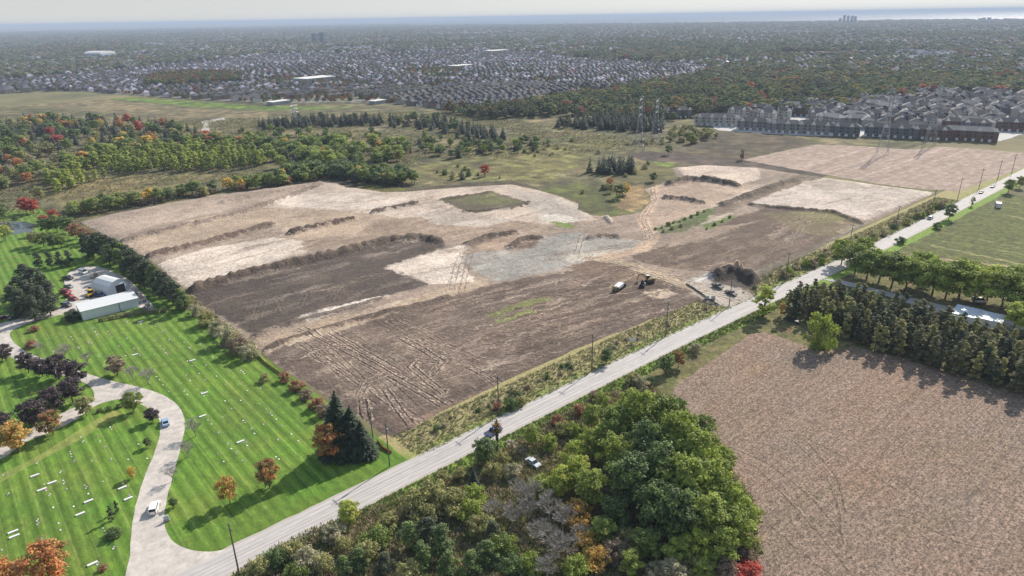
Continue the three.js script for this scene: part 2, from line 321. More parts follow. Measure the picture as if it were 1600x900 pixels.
  m.fill([[1190, 334], [1300, 332], [1346, 350], [1300, 372], [1240, 362]], '#6d6148'); m.fill([[1230, 332], [1310, 334], [1335, 345], [1280, 350]], '#6f6a44');
  m.fill([[1018, 360], [1060, 345], [1105, 328], [1118, 328], [1104, 346], [1068, 364], [1040, 368]], '#4f5f30');
  m.fill([[1094, 354], [1148, 336], [1146, 342], [1110, 362]], '#62733a'); m.fill([[1096, 350], [1140, 334], [1144, 337], [1100, 354]], '#b5a896');
  m.fill([[1070, 364], [1180, 348], [1100, 378], [1040, 390]], '#8a7a6a');
  m.fill([[862, 348], [890, 350], [900, 358], [872, 356]], '#75853f');
  m.fill([[1120, 436], [1180, 420], [1240, 400], [1345, 350], [1350, 356], [1180, 446], [1140, 446]], '#6d6455');
  // entrance lane
  m.line([[925, 406], [965, 410], [1010, 426], [1060, 444], [1110, 462], [1170, 478]], '#a9977f', 7);
  m.fill([[1070, 440], [1112, 428], [1150, 448], [1185, 468], [1185, 482], [1130, 482], [1090, 464]], '#a59c90');
  m.fill([[1085, 440], [1110, 430], [1118, 438], [1100, 446]], '#cfcac2'); m.fill([[1108, 430], [1150, 424], [1182, 436], [1180, 452], [1150, 452], [1118, 442]], '#4c433c');
  // haul road
  m.line([[1022, 292], [1024, 312], [1004, 340], [1008, 355], [1022, 372], [1000, 392], [940, 406]], '#b59c86', 7);
  // patches of dug and spilled soil
  reseed(21);
  for (let i = 0; i < 1500; i++) {
    const x = R(20, 470), z = R(-340, -10); if (!inside(siteOutline, x, z)) continue;
    m.g.globalAlpha = R(0.06, 0.3); m.g.fillStyle = pick(['#d0bfae', '#5f5248', '#8d7a6a', '#bca58f', '#776658', '#b7ab9d']);
    m.g.beginPath(); m.g.ellipse((x - m.x0) * m.kx, (z - m.z0) * m.kz, R(2, 16) * m.kx, R(0.5, 3) * m.kz, R(-0.25, 0.25), 0, 7); m.g.fill();
  }
  m.g.globalAlpha = 1;
  // wheel tracks: pairs of pressed ruts with crumbled light rims; they also press into the relief
  const T = siteTracks;
  const rut = (pts, alpha, wide = 2.2, light = '#cdb8a3', dark = '#4c4138') => {
    for (const side of [-1, 1]) {
      const off = pts.map(([x, z], i) => { const [ax, az] = pts[Math.max(0, i - 1)], [bx, bz] = pts[Math.min(pts.length - 1, i + 1)], L = Math.hypot(bx - ax, bz - az) || 1; return [x - (bz - az) / L * wide / 2 * side, z + (bx - ax) / L * wide / 2 * side]; });
      m.g.globalAlpha = alpha; m.lineW(off.map(([x, z]) => [x + 0.35, z + 0.35]), light, 0.55); m.lineW(off, dark, 0.45);
      T.g.globalAlpha = Math.min(1, alpha * 1.4); T.lineW(off.map(([x, z]) => [x + 0.45, z + 0.45]), '#c8c8c8', 0.7); T.lineW(off, '#202020', 0.6);
    }
    m.g.globalAlpha = T.g.globalAlpha = 1;
  };
  const wob = (x0, z0, x1, z1, a) => { const l = [], n = 14, ph = R(0, 9); for (let i = 0; i <= n; i++) { const t = i / n; l.push([x0 + (x1 - x0) * t + Math.sin(t * 5 + ph) * a, z0 + (z1 - z0) * t + Math.cos(t * 4 + ph) * a]); } return l; };
  const lower = spots([[430, 560], [640, 487], [780, 447], [900, 428], [1040, 448], [1090, 470], [1000, 506], [780, 598], [612, 684], [540, 640]]);
  for (let i = 0; i < 900; i++) { // long passes of the grading blade
    const x = R(40, 185), z = R(-108, -14), L = R(8, 46); if (!inside(lower, x, z) || !inside(lower, x + L, z + L * 0.21)) continue;
    const c = rnd(), l = wob(x, z, x + L, z + L * 0.21 + R(-1, 1), 0.35), edge = x < 75 ? 0.5 : 1;
    m.g.globalAlpha = R(0.12, 0.55) * edge; m.lineW(l, c < 0.6 ? pick(['#b5a08c', '#a18c79', '#c2af9c']) : '#40362f', R(0.2, 0.75)); T.g.globalAlpha = 0.5; T.lineW(l, c < 0.6 ? '#b0b0b0' : '#505050', 0.6);
  }
  for (let i = 0; i < 120; i++) { const x = R(40, 80), z = R(-100, -50), L = R(15, 60), l = wob(x, z, x + R(-2, 4), z + L, 0.5); if (!inside(lower, x, z + L)) continue; m.g.globalAlpha = R(0.1, 0.4); m.lineW(l, rnd() < 0.6 ? '#ab9784' : '#443a33', R(0.25, 0.7)); }
  for (let i = 0; i < 10; i++) { const x = R(42, 88); rut(wob(x, R(-100, -60), x + R(-3, 6), R(-40, -18), 0.8), R(0.2, 0.5)); }
  for (let i = 0; i < 12; i++) { const z = R(-100, -40), x = R(60, 120), L = R(25, 60); rut(wob(x, z, x + L, z + L * 0.21, 0.8), R(0.15, 0.35)); }
  for (const l of [[[470, 515], [560, 560], [690, 635]], [[515, 520], [560, 548], [620, 582]], [[625, 530], [665, 552], [690, 570]], [[640, 600], [670, 590], [690, 570], [650, 565], [640, 575], [670, 600], [690, 615]], [[560, 620], [570, 600], [600, 585]], [[570, 660], [565, 625], [600, 610], [620, 640], [640, 665]], [[440, 560], [470, 560], [500, 545], [540, 545]]]) rut(spots(l), 0.7);
  for (const l of [[[520, 470], [530, 455], [560, 440], [600, 420]], [[505, 445], [560, 465], [600, 452]], [[430, 470], [440, 490], [470, 480], [480, 460]], [[330, 470], [420, 455], [520, 425]], [[345, 480], [430, 470], [560, 432]], [[400, 500], [410, 470], [440, 450]], [[705, 455], [712, 420], [722, 395]], [[720, 460], [728, 420], [735, 398]]]) rut(spots(l), 0.35, 2.2, '#8a7966', '#3f362f');
  for (const l of [[[900, 400], [905, 380], [912, 365]], [[908, 412], [930, 395], [990, 380], [1012, 372], [1008, 358], [1000, 340], [1010, 320], [1022, 295]], [[930, 408], [985, 392], [1018, 374], [1004, 345], [1022, 312], [1018, 292]], [[1200, 370], [1230, 350], [1270, 335], [1320, 338]], [[1235, 380], [1250, 355], [1290, 338]], [[860, 445], [880, 435], [910, 447]], [[940, 408], [1000, 424], [1080, 452], [1165, 476]], [[930, 412], [1000, 430], [1070, 455]], [[960, 415], [1030, 428], [1100, 446]]]) rut(spots(l), 0.55);
  for (let i = 0; i < 60; i++) { const a = spot(R(880, 1120), R(405, 470)), L = R(8, 25); if (inside(siteOutline, a.x + L, a.z)) { m.g.globalAlpha = R(0.2, 0.6); m.lineW(wob(a.x, a.z, a.x + L, a.z + R(-4, 8), 0.6), pick(['#c1ab95', '#4d423a', '#b59d86']), R(0.3, 0.9)); } }
  for (let i = 0; i < 80; i++) { const a = spot(R(1010, 1280), R(345, 415)), L = R(10, 40); if (inside(siteOutline, a.x + L, a.z - 4)) { m.g.globalAlpha = R(0.15, 0.45); m.lineW(wob(a.x, a.z, a.x + L, a.z + R(-2, 2), 0.5), pick(['#8f7f6d', '#463b33', '#a39079']), R(0.3, 1)); } }
  for (let i = 0; i < 160; i++) { const a = spot(R(160, 900), R(295, 440)), L = R(8, 50); if (inside(siteOutline, a.x + L, a.z)) { m.g.globalAlpha = R(0.1, 0.35); m.lineW(wob(a.x, a.z, a.x + L, a.z + R(-4, 4), 0.7), pick(['#d6c6b6', '#8a7766', '#9b8876']), R(0.3, 1.2)); } }
  m.g.globalAlpha = 0.55; m.line([[770, 495], [800, 482], [850, 470]], '#75843e', 5); m.line([[780, 505], [830, 488]], '#7b8a44', 3); m.g.globalAlpha = 1;
  const B = (px, w, h, color = '#55493f') => { const l = spots(px); berms.push([l, w * 1.1, h * 1.35]); m.g.globalAlpha = 0.85; m.lineW(l, color, w * 1.3); m.g.globalAlpha = 1; };
  B([[195, 378], [260, 362], [330, 346], [390, 330], [430, 316], [500, 292]], 4, 1.5, '#84756a');
  B([[232, 403], [300, 388], [360, 372], [424, 354]], 4.5, 1.8, '#6b5b4f');
  B([[455, 366], [500, 356], [552, 345]], 3.4, 1.9, '#54473e');
  B([[302, 455], [400, 427], [500, 406], [600, 380], [655, 374], [684, 378]], 5, 2.2, '#5f5147');
  B([[584, 334], [620, 326], [653, 319]], 2.6, 1.6, '#5b4f46');
  B([[350, 318], [420, 304], [500, 288]], 5, 1.2, '#978679');
  B([[730, 384], [760, 373], [805, 366]], 3.2, 1.5); B([[800, 388], [818, 376], [842, 374]], 4, 1.6);
  B([[420, 545], [470, 528], [560, 500], [640, 482], [700, 466]], 2.4, 0.9, '#5e5147');
  B([[400, 525], [450, 508], [520, 490], [600, 468]], 2.2, 0.9, '#665950');
  B([[1046, 290], [1075, 283], [1110, 284], [1150, 292]], 5, 2.4, '#5c5147'); B([[1040, 311], [1070, 313], [1096, 319]], 3.5, 1.6);
  B([[1130, 322], [1190, 300], [1240, 284]], 5, 1.6, '#5c5146'); B([[1172, 322], [1230, 328], [1300, 333], [1344, 350]], 3, 1.2, '#5b5344');
  B([[920, 375], [945, 370], [965, 373]], 3, 1.2, '#7b6b5c'); B([[945, 338], [955, 350]], 2.5, 1.4, '#c9b9a4');
  B([[1122, 434], [1150, 430], [1180, 442]], 6, 3.0, '#463d36'); B([[1128, 424], [1155, 426]], 3, 2.2, '#b89f86');
  B([[690, 314], [768, 302]], 2, 0.9, '#5a513f'); B([[725, 332], [800, 328], [828, 318]], 2, 1.0, '#4f463a');
  B([[640, 668], [700, 636], [780, 602]], 1.6, 0.5, '#7d6a5b');
}
function siteHeight(x, z) {
  const sd = signedDist(siteOutline, x, z);
  let y = sd < 0 ? Math.max(-0.8, sd * 0.4) : 0.06 + 0.55 * smooth(0, 7, sd);
  if (sd > -1) {
    y += (fbm(x * 0.09, z * 0.09, 3) - 0.5) * 0.7 * smooth(0, 5, sd) + (noise(x * 0.7, z * 0.7) - 0.5) * 0.22 * smooth(0, 3, sd);
    for (const [l, w, h] of berms) { const d = lineDist(l, x, z); if (d < w) { const k = 1 - d / w; y += h * (k * k * (3 - 2 * k)) * (0.65 + 0.7 * noise(x * 0.5, z * 0.5)) * smooth(-1, 2, sd); } }
  }
  return y;
}
{
  const st = 1.25, [x0, x1, z0, z1] = bbox(siteOutline).map((v, i) => v + (i % 2 ? 4 : -4)), nx = Math.ceil((x1 - x0) / st), nz = Math.ceil((z1 - z0) / st);
  const id = new Int32Array((nx + 1) * (nz + 1)).fill(-1), keep = new Uint8Array((nx + 1) * (nz + 1)), p = [], ix = [];
  for (let j = 0; j <= nz; j++) for (let i = 0; i <= nx; i++) {
    const x = x0 + i * st, z = z0 + j * st, y = siteHeight(x, z);
    if (y > -0.75) { id[j * (nx + 1) + i] = p.length / 3; p.push(x, y, z); }
  }
  for (let j = 0; j < nz; j++) for (let i = 0; i < nx; i++) {
    const a = id[j * (nx + 1) + i], b = id[j * (nx + 1) + i + 1], c = id[(j + 1) * (nx + 1) + i], d = id[(j + 1) * (nx + 1) + i + 1];
    if (a >= 0 && b >= 0 && c >= 0 && d >= 0) ix.push(a, c, b, b, c, d);
  }
  const g = new THREE.BufferGeometry(); g.setAttribute('position', new THREE.Float32BufferAttribute(p, 3)); g.setIndex(ix); g.computeVertexNormals(); siteMap.uv(g);
  const t = siteMap.texture(2.8, (c, x, z) => { const f = fbm(x * 0.5, z * 0.9, 4), h = fbm(x * 0.06, z * 0.06 + 9, 3), k = 0.82 + 0.32 * f + 0.16 * (h - 0.5) * 2; c[0] *= k; c[1] *= k * (1.0 + 0.03 * (f - 0.5)); c[2] *= k; }, 0.2);
  const b = siteTracks.texture(0.4, (c, x, z) => { const k = (noise(x * 1.1, z * 1.1) - 0.5) * 90 + (noise(x * 2.3, z * 2.3) - 0.5) * 60; c[0] += k; c[1] += k; c[2] += k; }, 0.15); b.colorSpace = THREE.NoColorSpace;
  structure('construction_ground', g, new THREE.MeshStandardMaterial({ map: t, bumpMap: b, bumpScale: 0.55, roughness: 1 }));
}

// ---------------------------------------------------------------- setting: cemetery lawns and drives, works yard
const hedgeX = (z) => 40 + (z + 17) * 0.05;     // the line of shrubs along the site's left edge
const lawnMap = new GroundMap(-175, 45, -400, 2, 5, '#5f7d28');
{
  const m = lawnMap; reseed(31);
  for (let x = -175; x < 45; x += 1.5) { m.g.globalAlpha = 0.8; m.lineW([[x, -400], [x, 2]], (Math.round(x / 1.5) & 1) ? '#6f8f32' : '#4b6a17', 0.8); }
  m.g.globalAlpha = 1;
  for (let i = 0; i < 500; i++) { m.g.globalAlpha = R(0.04, 0.16); m.g.fillStyle = pick(['#7d8440', '#52702a', '#8f8a56', '#668230', '#7a8a42']); m.g.beginPath(); m.g.ellipse(R(0, m.w), R(0, m.h), R(2, 12) * m.kx, R(1, 5) * m.kz, R(0, 3), 0, 7); m.g.fill(); }
  m.g.globalAlpha = 0.35; for (let x = -170; x < 40; x += 3.8) m.lineW([[x, -170], [x, -10]], '#b0b078', 0.3);
  m.g.globalAlpha = 0.6; m.fill([[0, 742], [60, 712], [130, 668], [180, 640], [190, 648], [120, 690], [40, 732], [0, 755]], '#9a9358'); m.g.globalAlpha = 1;
  // unmown roadside front
  m.g.globalAlpha = 0.6; m.fillW([[-30, -12], [40, -14], [40, -6], [-30, -6]], '#5a7a26'); m.g.globalAlpha = 1;
  const t = m.texture(0.25, (c, x, z) => { const k = 0.8 + 0.34 * fbm(x * 1.3, z * 0.5, 4) + 0.12 * (noise(x * 0.06, z * 0.06) - 0.5), y = noise(x * 0.15 + 9, z * 0.15); c[0] *= k * (0.92 + 0.14 * y); c[1] *= k; c[2] *= k * (0.9 + 0.15 * y); }, 0.2);
  sheet('lawn', [[-175, -5], [41, -5], [41, -15], [hedgeX(-90), -90], [hedgeX(-200), -200], [hedgeX(-300), -300], [20, -340], [10, -400], [-175, -400]], 0.07, new THREE.MeshStandardMaterial({ map: t, roughness: 1, bumpMap: relief(m, 12), bumpScale: 0.06 }), m, 0.4);
}
const paleMap = new GroundMap(-175, 45, -400, 2, 4, '#bdb6ae');
const paleMat = new THREE.MeshStandardMaterial({ map: (() => { reseed(3); const m = paleMap; for (let i = 0; i < 300; i++) { m.g.globalAlpha = R(0.05, 0.2); m.g.fillStyle = pick(['#cfc8bf', '#a39b92', '#b3aaa0']); m.g.beginPath(); m.g.ellipse(R(0, m.w), R(0, m.h), R(1, 9) * m.kx, R(1, 9) * m.kz, 0, 0, 7); m.g.fill(); } m.g.globalAlpha = 0.25; for (let i = 0; i < 40; i++) { const x = R(-45, 5), z = R(-170, -8); m.lineW([[x, z], [x + R(-3, 3), z + R(-6, 6)]], '#8f877e', 0.12); } m.g.globalAlpha = 1; return m.texture(0.6, (c, x, z) => { const k = 0.86 + 0.26 * fbm(x * 0.8, z * 0.8, 4); c[0] *= k; c[1] *= k; c[2] *= k; }, 0.08); })(), roughness: 0.95 });
function curveSheet(name, px, y, edge) {   // rounded outline
  const c = new THREE.CatmullRomCurve3(spots(px).map(([x, z]) => new THREE.Vector3(x, 0, z)), true, 'centripetal');
  const pts = c.getPoints(px.length * 6).slice(0, -1).map((p) => [p.x, p.z]);
  return sheet(name, pts, y, paleMat, paleMap, edge);
}
curveSheet('cemetery_drive', [[428, 835], [380, 851], [330, 862], [292, 858], [268, 843], [258, 820], [258, 795], [266, 760], [276, 725], [285, 690], [289, 660], [277, 633], [251, 616], [213, 604], [178, 596], [133, 583], [78, 564], [40, 549], [17, 527], [20, 516], [60, 501], [100, 491], [126, 484], [110, 474], [60, 490], [0, 506], [-60, 522], [-60, 560], [0, 549], [22, 561], [75, 580], [131, 598], [146, 612], [141, 630], [116, 637], [87, 651], [42, 673], [0, 696], [-60, 726], [-60, 750], [0, 719], [13, 711], [40, 691], [73, 678], [124, 652], [144, 638], [160, 630], [189, 624], [222, 633], [247, 653], [250, 676], [240, 712], [226, 745], [214, 785], [206, 825], [203, 870], [200, 915], [300, 915]], 0.1, 0.12);
curveSheet('works_yard', [[96, 484], [108, 460], [100, 440], [112, 424], [140, 416], [185, 428], [205, 440], [225, 462], [240, 486], [214, 480], [160, 480], [122, 486]], 0.13, 0.5);
sheet('pond', spots([[-60, 352], [0, 347], [40, 346], [56, 352], [50, 362], [24, 366], [-60, 366]]), 0.09, new THREE.MeshPhysicalMaterial({ color: new THREE.Color().setRGB(0.07, 0.1, 0.11), roughness: 0.12, ior: 1.33 }), null, 1.2, 5);

// ---------------------------------------------------------------- setting: harvested field and scrub right of the road
const fieldMap = new GroundMap(40, 235, 8, 220, 8, '#8a7768');
{
  const m = fieldMap; reseed(41);
  for (let i = 0; i < 900; i++) { m.g.globalAlpha = R(0.05, 0.2); m.g.fillStyle = pick(['#9c8270', '#7b6c58', '#9a8a7e', '#857250', '#93786a', '#736b56']); m.g.beginPath(); m.g.ellipse(R(0, m.w), R(0, m.h), R(2, 14) * m.kx, R(0.6, 3) * m.kz, R(-0.4, 0.4), 0, 7); m.g.fill(); }
  m.g.globalAlpha = 1;
  for (let z = 8; z < 220; z += 0.76) { m.g.globalAlpha = R(0.12, 0.4); m.lineW([[40, z], [235, z + R(-0.3, 0.3)]], rnd() < 0.5 ? '#907a69' : '#5c4c40', 0.3); }
  for (const l of [[[1110, 700], [1180, 730], [1240, 790], [1300, 860], [1330, 900]], [[1120, 690], [1200, 725], [1270, 780], [1320, 840]], [[1230, 670], [1320, 715], [1400, 765]], [[1240, 690], [1290, 740], [1312, 800], [1316, 850]], [[1260, 690], [1306, 745], [1322, 800]], [[1400, 800], [1500, 850], [1600, 870]], [[1200, 820], [1260, 870], [1300, 900]], [[1450, 700], [1540, 760], [1600, 790]]]) { const s = spots(l); m.g.globalAlpha = 0.5; m.lineW(s, '#483b30', 0.35); m.g.globalAlpha = 0.22; m.lineW(s.map(([x, z]) => [x + 0.4, z + 0.3]), '#a08b79', 0.3); }
  m.g.globalAlpha = 1;
  const t = m.texture(0.5, (c, x, z) => { const f = fbm(x * 1.6, z * 2.2, 3), h = fbm(x * 0.04, z * 0.05 + 3, 3), k = 0.62 + 0.72 * f; c[0] *= k * (1 + 0.06 * (h - 0.5)); c[1] *= k; c[2] *= k * (1 + 0.06 * (0.5 - h)); }, 0.42);
  sheet('stubble_field', spots([[1172, 522], [1196, 519], [1257, 540], [1303, 549], [1329, 542], [1393, 555], [1473, 579], [1600, 617], [1680, 642], [1900, 760], [2300, 1200], [1200, 1500], [1150, 960], [1172, 905], [1180, 840], [1168, 770], [1130, 715], [1090, 660], [1040, 622], [1060, 600], [1110, 566]]), 0.1, new THREE.MeshStandardMaterial({ map: t, roughness: 1, bumpMap: relief(m, 14), bumpScale: 0.18 }), m, 0.6);
}
const scrubMap = new GroundMap(-60, 480, 4, 330, 3.6, '#6e6b42');
{
  const m = scrubMap; reseed(43);
  for (let i = 0; i < 2600; i++) { m.g.globalAlpha = R(0.15, 0.55); m.g.fillStyle = pick(['#7d7648', '#5f6836', '#8f8458', '#6f7a3a', '#a08f68', '#59592f', '#80624a']); m.g.beginPath(); m.g.ellipse(R(0, m.w), R(0, m.h), R(1, 7) * m.kx, R(0.5, 3) * m.kz, R(0, 3), 0, 7); m.g.fill(); }
  m.g.globalAlpha = 1;
  // pasture beyond the park trees
  m.fill([[1385, 392], [1420, 370], [1480, 345], [1540, 310], [1600, 285], [1720, 300], [1750, 470], [1600, 425], [1500, 405]], '#5e6434');
  for (let i = 0; i < 40; i++) { m.g.globalAlpha = R(0.2, 0.6); const x = R(310, 470), z = R(8, 60), L = R(20, 70); m.lineW([[x, z], [x + R(-4, 4), z + L]], pick(['#8c9450', '#5c612f', '#9a9468', '#88803f', '#4f5a2a']), R(0.6, 3)); }
  m.g.globalAlpha = 1; m.line([[1470, 405], [1530, 412], [1600, 418]], '#a8957c', 2.5);
  m.fill([[1290, 445], [1340, 455], [1400, 470], [1330, 470]], '#5c7a2c');
  const t = m.texture(2, (c, x, z) => { const k = 0.6 + 0.7 * fbm(x * 0.6, z * 0.6, 4); c[0] *= k; c[1] *= k; c[2] *= k; }, 0.25);
  sheet('scrub_ground', [[-60, 5], [480, 13], [480, 330], [-60, 330]], 0.04, new THREE.MeshStandardMaterial({ map: t, roughness: 1, bumpMap: relief(m, 16), bumpScale: 0.25 }), m);
  sheet('park_drive', spots([[1284, 436], [1320, 446], [1380, 461], [1440, 481], [1500, 500], [1600, 520], [1600, 506], [1540, 492], [1450, 472], [1380, 454], [1310, 437]]), 0.12, matte(0.4, 0.39, 0.38, 0.95), null, 0.3);
  sheet('lane_track', spots([[788, 690], [800, 686], [835, 708], [850, 724], [838, 730], [815, 712]]), 0.12, matte(0.42, 0.37, 0.3, 1), null, 0.3);
}
// land under the suburbs: streets, drives and gardens run together at this distance
const suburbPx = [[-60, 132], [120, 118], [250, 104], [380, 92], [420, 86], [700, 82], [820, 82], [900, 93], [1000, 98], [1115, 106], [1085, 124], [965, 140], [865, 152], [790, 168], [700, 172], [600, 160], [420, 162], [250, 152], [130, 143], [-60, 143]];
const suburb = spots(suburbPx);
{
  const b = bbox(suburb), m = new GroundMap(b[0], b[1], b[2], b[3], 0.5, '#77756f'); reseed(51);
  for (let i = 0; i < 5000; i++) { m.g.globalAlpha = 0.7; m.g.fillStyle = pick(['#68704c', '#7c7a74', '#8a867e', '#5f6b42', '#6f6c62']); m.g.fillRect(R(0, m.w), R(0, m.h), R(4, 26), R(2, 8)); }
  sheet('suburb_ground', suburb, 0.2, new THREE.MeshStandardMaterial({ map: m.texture(6, () => {}, 0.25), roughness: 1 }), m);
}
const town = [[575, -262], [640, -330], [720, -330], [1080, -260], [1080, -30], [690, -48], [650, -120], [600, -190]];
sheet('street_pavement', town, 0.2, matte(0.5, 0.49, 0.47, 1), null, 1);

// ---------------------------------------------------------------- vegetation: prototypes
const leafMat = new THREE.MeshPhysicalMaterial({ color: 0xffffff, vertexColors: true, roughness: 0.9, transmission: 0.42, thickness: 0, side: THREE.DoubleSide });
const farLeafMat = new THREE.MeshPhysicalMaterial({ color: 0xffffff, vertexColors: true, roughness: 1, transmission: 0.4, thickness: 0, side: THREE.DoubleSide });
const barkMat = matte(0.12, 0.09, 0.07, 1), paleBarkMat = matte(0.36, 0.33, 0.3, 1);
// leaf and needle colours: [main, second, share of the second, spread]
const PAL = {
  green: [[0.1, 0.145, 0.022], [0.16, 0.19, 0.03], 0.4], deep: [[0.06, 0.1, 0.022], [0.1, 0.14, 0.028], 0.4], lime: [[0.22, 0.27, 0.035], [0.3, 0.3, 0.05], 0.35],
  ygreen: [[0.19, 0.235, 0.032], [0.16, 0.195, 0.03], 0.4], olive: [[0.22, 0.21, 0.075], [0.16, 0.17, 0.055], 0.4], grey: [[0.22, 0.215, 0.125], [0.29, 0.255, 0.17], 0.4],
  yellow: [[0.42, 0.31, 0.05], [0.26, 0.24, 0.05], 0.3], gold: [[0.36, 0.23, 0.05], [0.2, 0.17, 0.04], 0.35], orange: [[0.42, 0.17, 0.05], [0.34, 0.22, 0.06], 0.4], orangegreen: [[0.38, 0.17, 0.05], [0.14, 0.15, 0.035], 0.5],
  red: [[0.4, 0.06, 0.035], [0.3, 0.09, 0.04], 0.3], rust: [[0.24, 0.11, 0.055], [0.17, 0.12, 0.06], 0.4], brown: [[0.2, 0.15, 0.1], [0.15, 0.12, 0.08], 0.4], purple: [[0.04, 0.025, 0.03], [0.065, 0.035, 0.04], 0.3],
  spruce: [[0.03, 0.055, 0.024], [0.045, 0.07, 0.03], 0.4], pine: [[0.042, 0.068, 0.03], [0.065, 0.085, 0.035], 0.4], cedar: [[0.1, 0.115, 0.04], [0.25, 0.21, 0.1], 0.32],
};
const shapes = {};
// Each face of a crown remembers a tone and a mix number, from which any palette colours it.
class Crown {
  constructor() { this.p = []; this.t = []; this.m = []; }
  leaf(x, y, z, nx, ny, nz, size, tone, mixed, long = 1) {
    let l = Math.hypot(nx, ny, nz) || 1; nx /= l; ny /= l; nz /= l;
    let ux = R(-1, 1), uy = R(-1, 1), uz = R(-1, 1), d = ux * nx + uy * ny + uz * nz; ux -= d * nx; uy -= d * ny; uz -= d * nz; l = Math.hypot(ux, uy, uz) || 1; ux /= l; uy /= l; uz /= l;
    const vx = ny * uz - nz * uy, vy = nz * ux - nx * uz, vz = nx * uy - ny * ux, a = size * long * R(0.35, 0.65), b = size * R(0.35, 0.65), f = size * R(-0.25, 0.25);
    const P = (s, t, n) => this.p.push(x + ux * a * s + vx * b * t + nx * n, y + uy * a * s + vy * b * t + ny * n, z + uz * a * s + vz * b * t + nz * n);
    P(-1, 0, 0); P(0, -1, f); P(1, 0, 0); P(-1, 0, 0); P(1, 0, 0); P(0, 1, f);
    for (let i = 0; i < 6; i++) { this.t.push(tone); this.m.push(mixed); }
  }
  spray(x, y, z, dx, dy, dz, len, wide, tone, mixed) {   // a flat branch of needles pointing along d
    let l = Math.hypot(dx, dy, dz); dx /= l; dy /= l; dz /= l; let sx = -dz, sz = dx; l = Math.hypot(sx, sz) || 1; sx = sx / l * wide; sz = sz / l * wide; const r = R(-0.5, 0.5) * wide;
    this.p.push(x, y, z, x + dx * len * 0.5 - sx, y + dy * len * 0.5 - r, z + dz * len * 0.5 - sz, x + dx * len, y + dy * len, z + dz * len, x, y, z, x + dx * len, y + dy * len, z + dz * len, x + dx * len * 0.5 + sx, y + dy * len * 0.5 + r, z + dz * len * 0.5 + sz);
    for (let i = 0; i < 6; i++) { this.t.push(tone); this.m.push(mixed); }
  }
}
const DENS = [1, 0.4, 0.09], LEAF = [1, 1.5, 2.8];
const crowns = {
  broad(c, lod, o = { R: 4.0, lo: 2.0, hi: 10.3, n: 46, leaves: 72 }) {
    const cy = (o.lo + o.hi) / 2, ry = (o.hi - o.lo) / 2, cl = [], lean = R(0, 6.28), bulge = R(0.1, 0.3);
    for (let i = 0; i < o.n; i++) {
      const a = i * 2.4 + R(-0.6, 0.6), u = R(-0.95, 1), lobe = 1 + bulge * Math.sin(a * 2 + lean) + bulge * Math.sin(a * 3 + u * 4 + lean), tp = 1 - (o.taper ?? 0) * (u + 1) / 2;
      const r = Math.sqrt(1 - u * u * 0.92) * Math.pow(R(0.12, 1), 0.6) * 0.92 * lobe * tp;
      cl.push([Math.cos(a) * r * o.R, cy + u * ry * 0.86, Math.sin(a) * r * o.R, o.R * R(0.16, 0.34) * (0.6 + 0.4 * tp)]);
    }
    const per = Math.max(5, Math.round((o.leaves ?? 72) * DENS[lod]));
    for (const [x, y, z, r] of cl) {
      const tone = R(0.72, 1.25), mx = rnd(), k0 = r / (o.R * 0.25);
      for (let k = 0; k < per * k0; k++) {
        const a = R(0, 6.283), u = R(-0.8, 1), s = Math.sqrt(1 - u * u), q = r * Math.pow(R(0.1, 1), 0.5) * (rnd() < 0.15 ? R(1, 1.7) : 1), dx = Math.cos(a) * s, dz = Math.sin(a) * s;
        c.leaf(x + dx * q * 1.15, y + u * q * 0.7, z + dz * q * 1.15, dx * 0.6 + R(-0.8, 0.8), 0.75 + u * 0.3 + R(-0.5, 0.5), dz * 0.6 + R(-0.8, 0.8), (o.leaf ?? 0.5) * LEAF[lod], tone * R(0.8, 1.2), clamp(mx * 0.65 + rnd() * 0.35, 0, 1));
      }
    }
  },
  poplar(c, lod) { crowns.broad(c, lod, { R: 2.4, lo: 1.0, hi: 10.4, n: 40, leaves: 52, leaf: 0.45, taper: 0.3 }); },
  shrub(c, lod) { crowns.broad(c, lod, { R: 8.5, lo: -2, hi: 10.5, n: 40, leaves: 60, leaf: 1.05 }); },
  spruce(c, lod) {
    const lv = [30, 18, 9][lod];
    for (let i = 0; i < lv; i++) { const t = i / lv, y = 0.5 + t * 9.2, r = 2.5 * Math.pow(1 - t, 0.85) + 0.12, n = Math.max(4, Math.round([15, 10, 6][lod] * (1 - t * 0.6)));
      for (let k = 0; k < n; k++) { const a = k / n * 6.283 + R(-0.4, 0.4), q = r * R(0.75, 1.12), tone = R(0.7, 1.3); for (let m = 0; m < [4, 2, 1][lod]; m++) { const b = a + R(-0.3, 0.3), s = R(0.05, 0.5) * q; c.spray(Math.cos(b) * s, y + R(-0.1, 0.25), Math.sin(b) * s, Math.cos(b), -0.3 + R(-0.15, 0.2), Math.sin(b), q - s * 0.7, [0.26, 0.4, 0.75][lod] * (0.5 + r * 0.3), tone * R(0.8, 1.2), rnd()); } } }
    c.spray(0, 9.3, 0, 0.05, 1, 0, 1, 0.15, 1, 0.5); c.spray(0, 9.3, 0, 0, 1, 0.07, 0.9, 0.15, 1, 0.5);
  },
  pine(c, lod) { crowns.broad(c, lod, { R: 3.2, lo: 0.6, hi: 10.4, n: 50, leaves: 46, leaf: 0.42, taper: 0.5 }); },
  cedar(c, lod) { crowns.broad(c, lod, { R: 1.9, lo: 0.1, hi: 10.4, n: 44, leaves: 34, leaf: 0.4, taper: 0.6 }); },
};
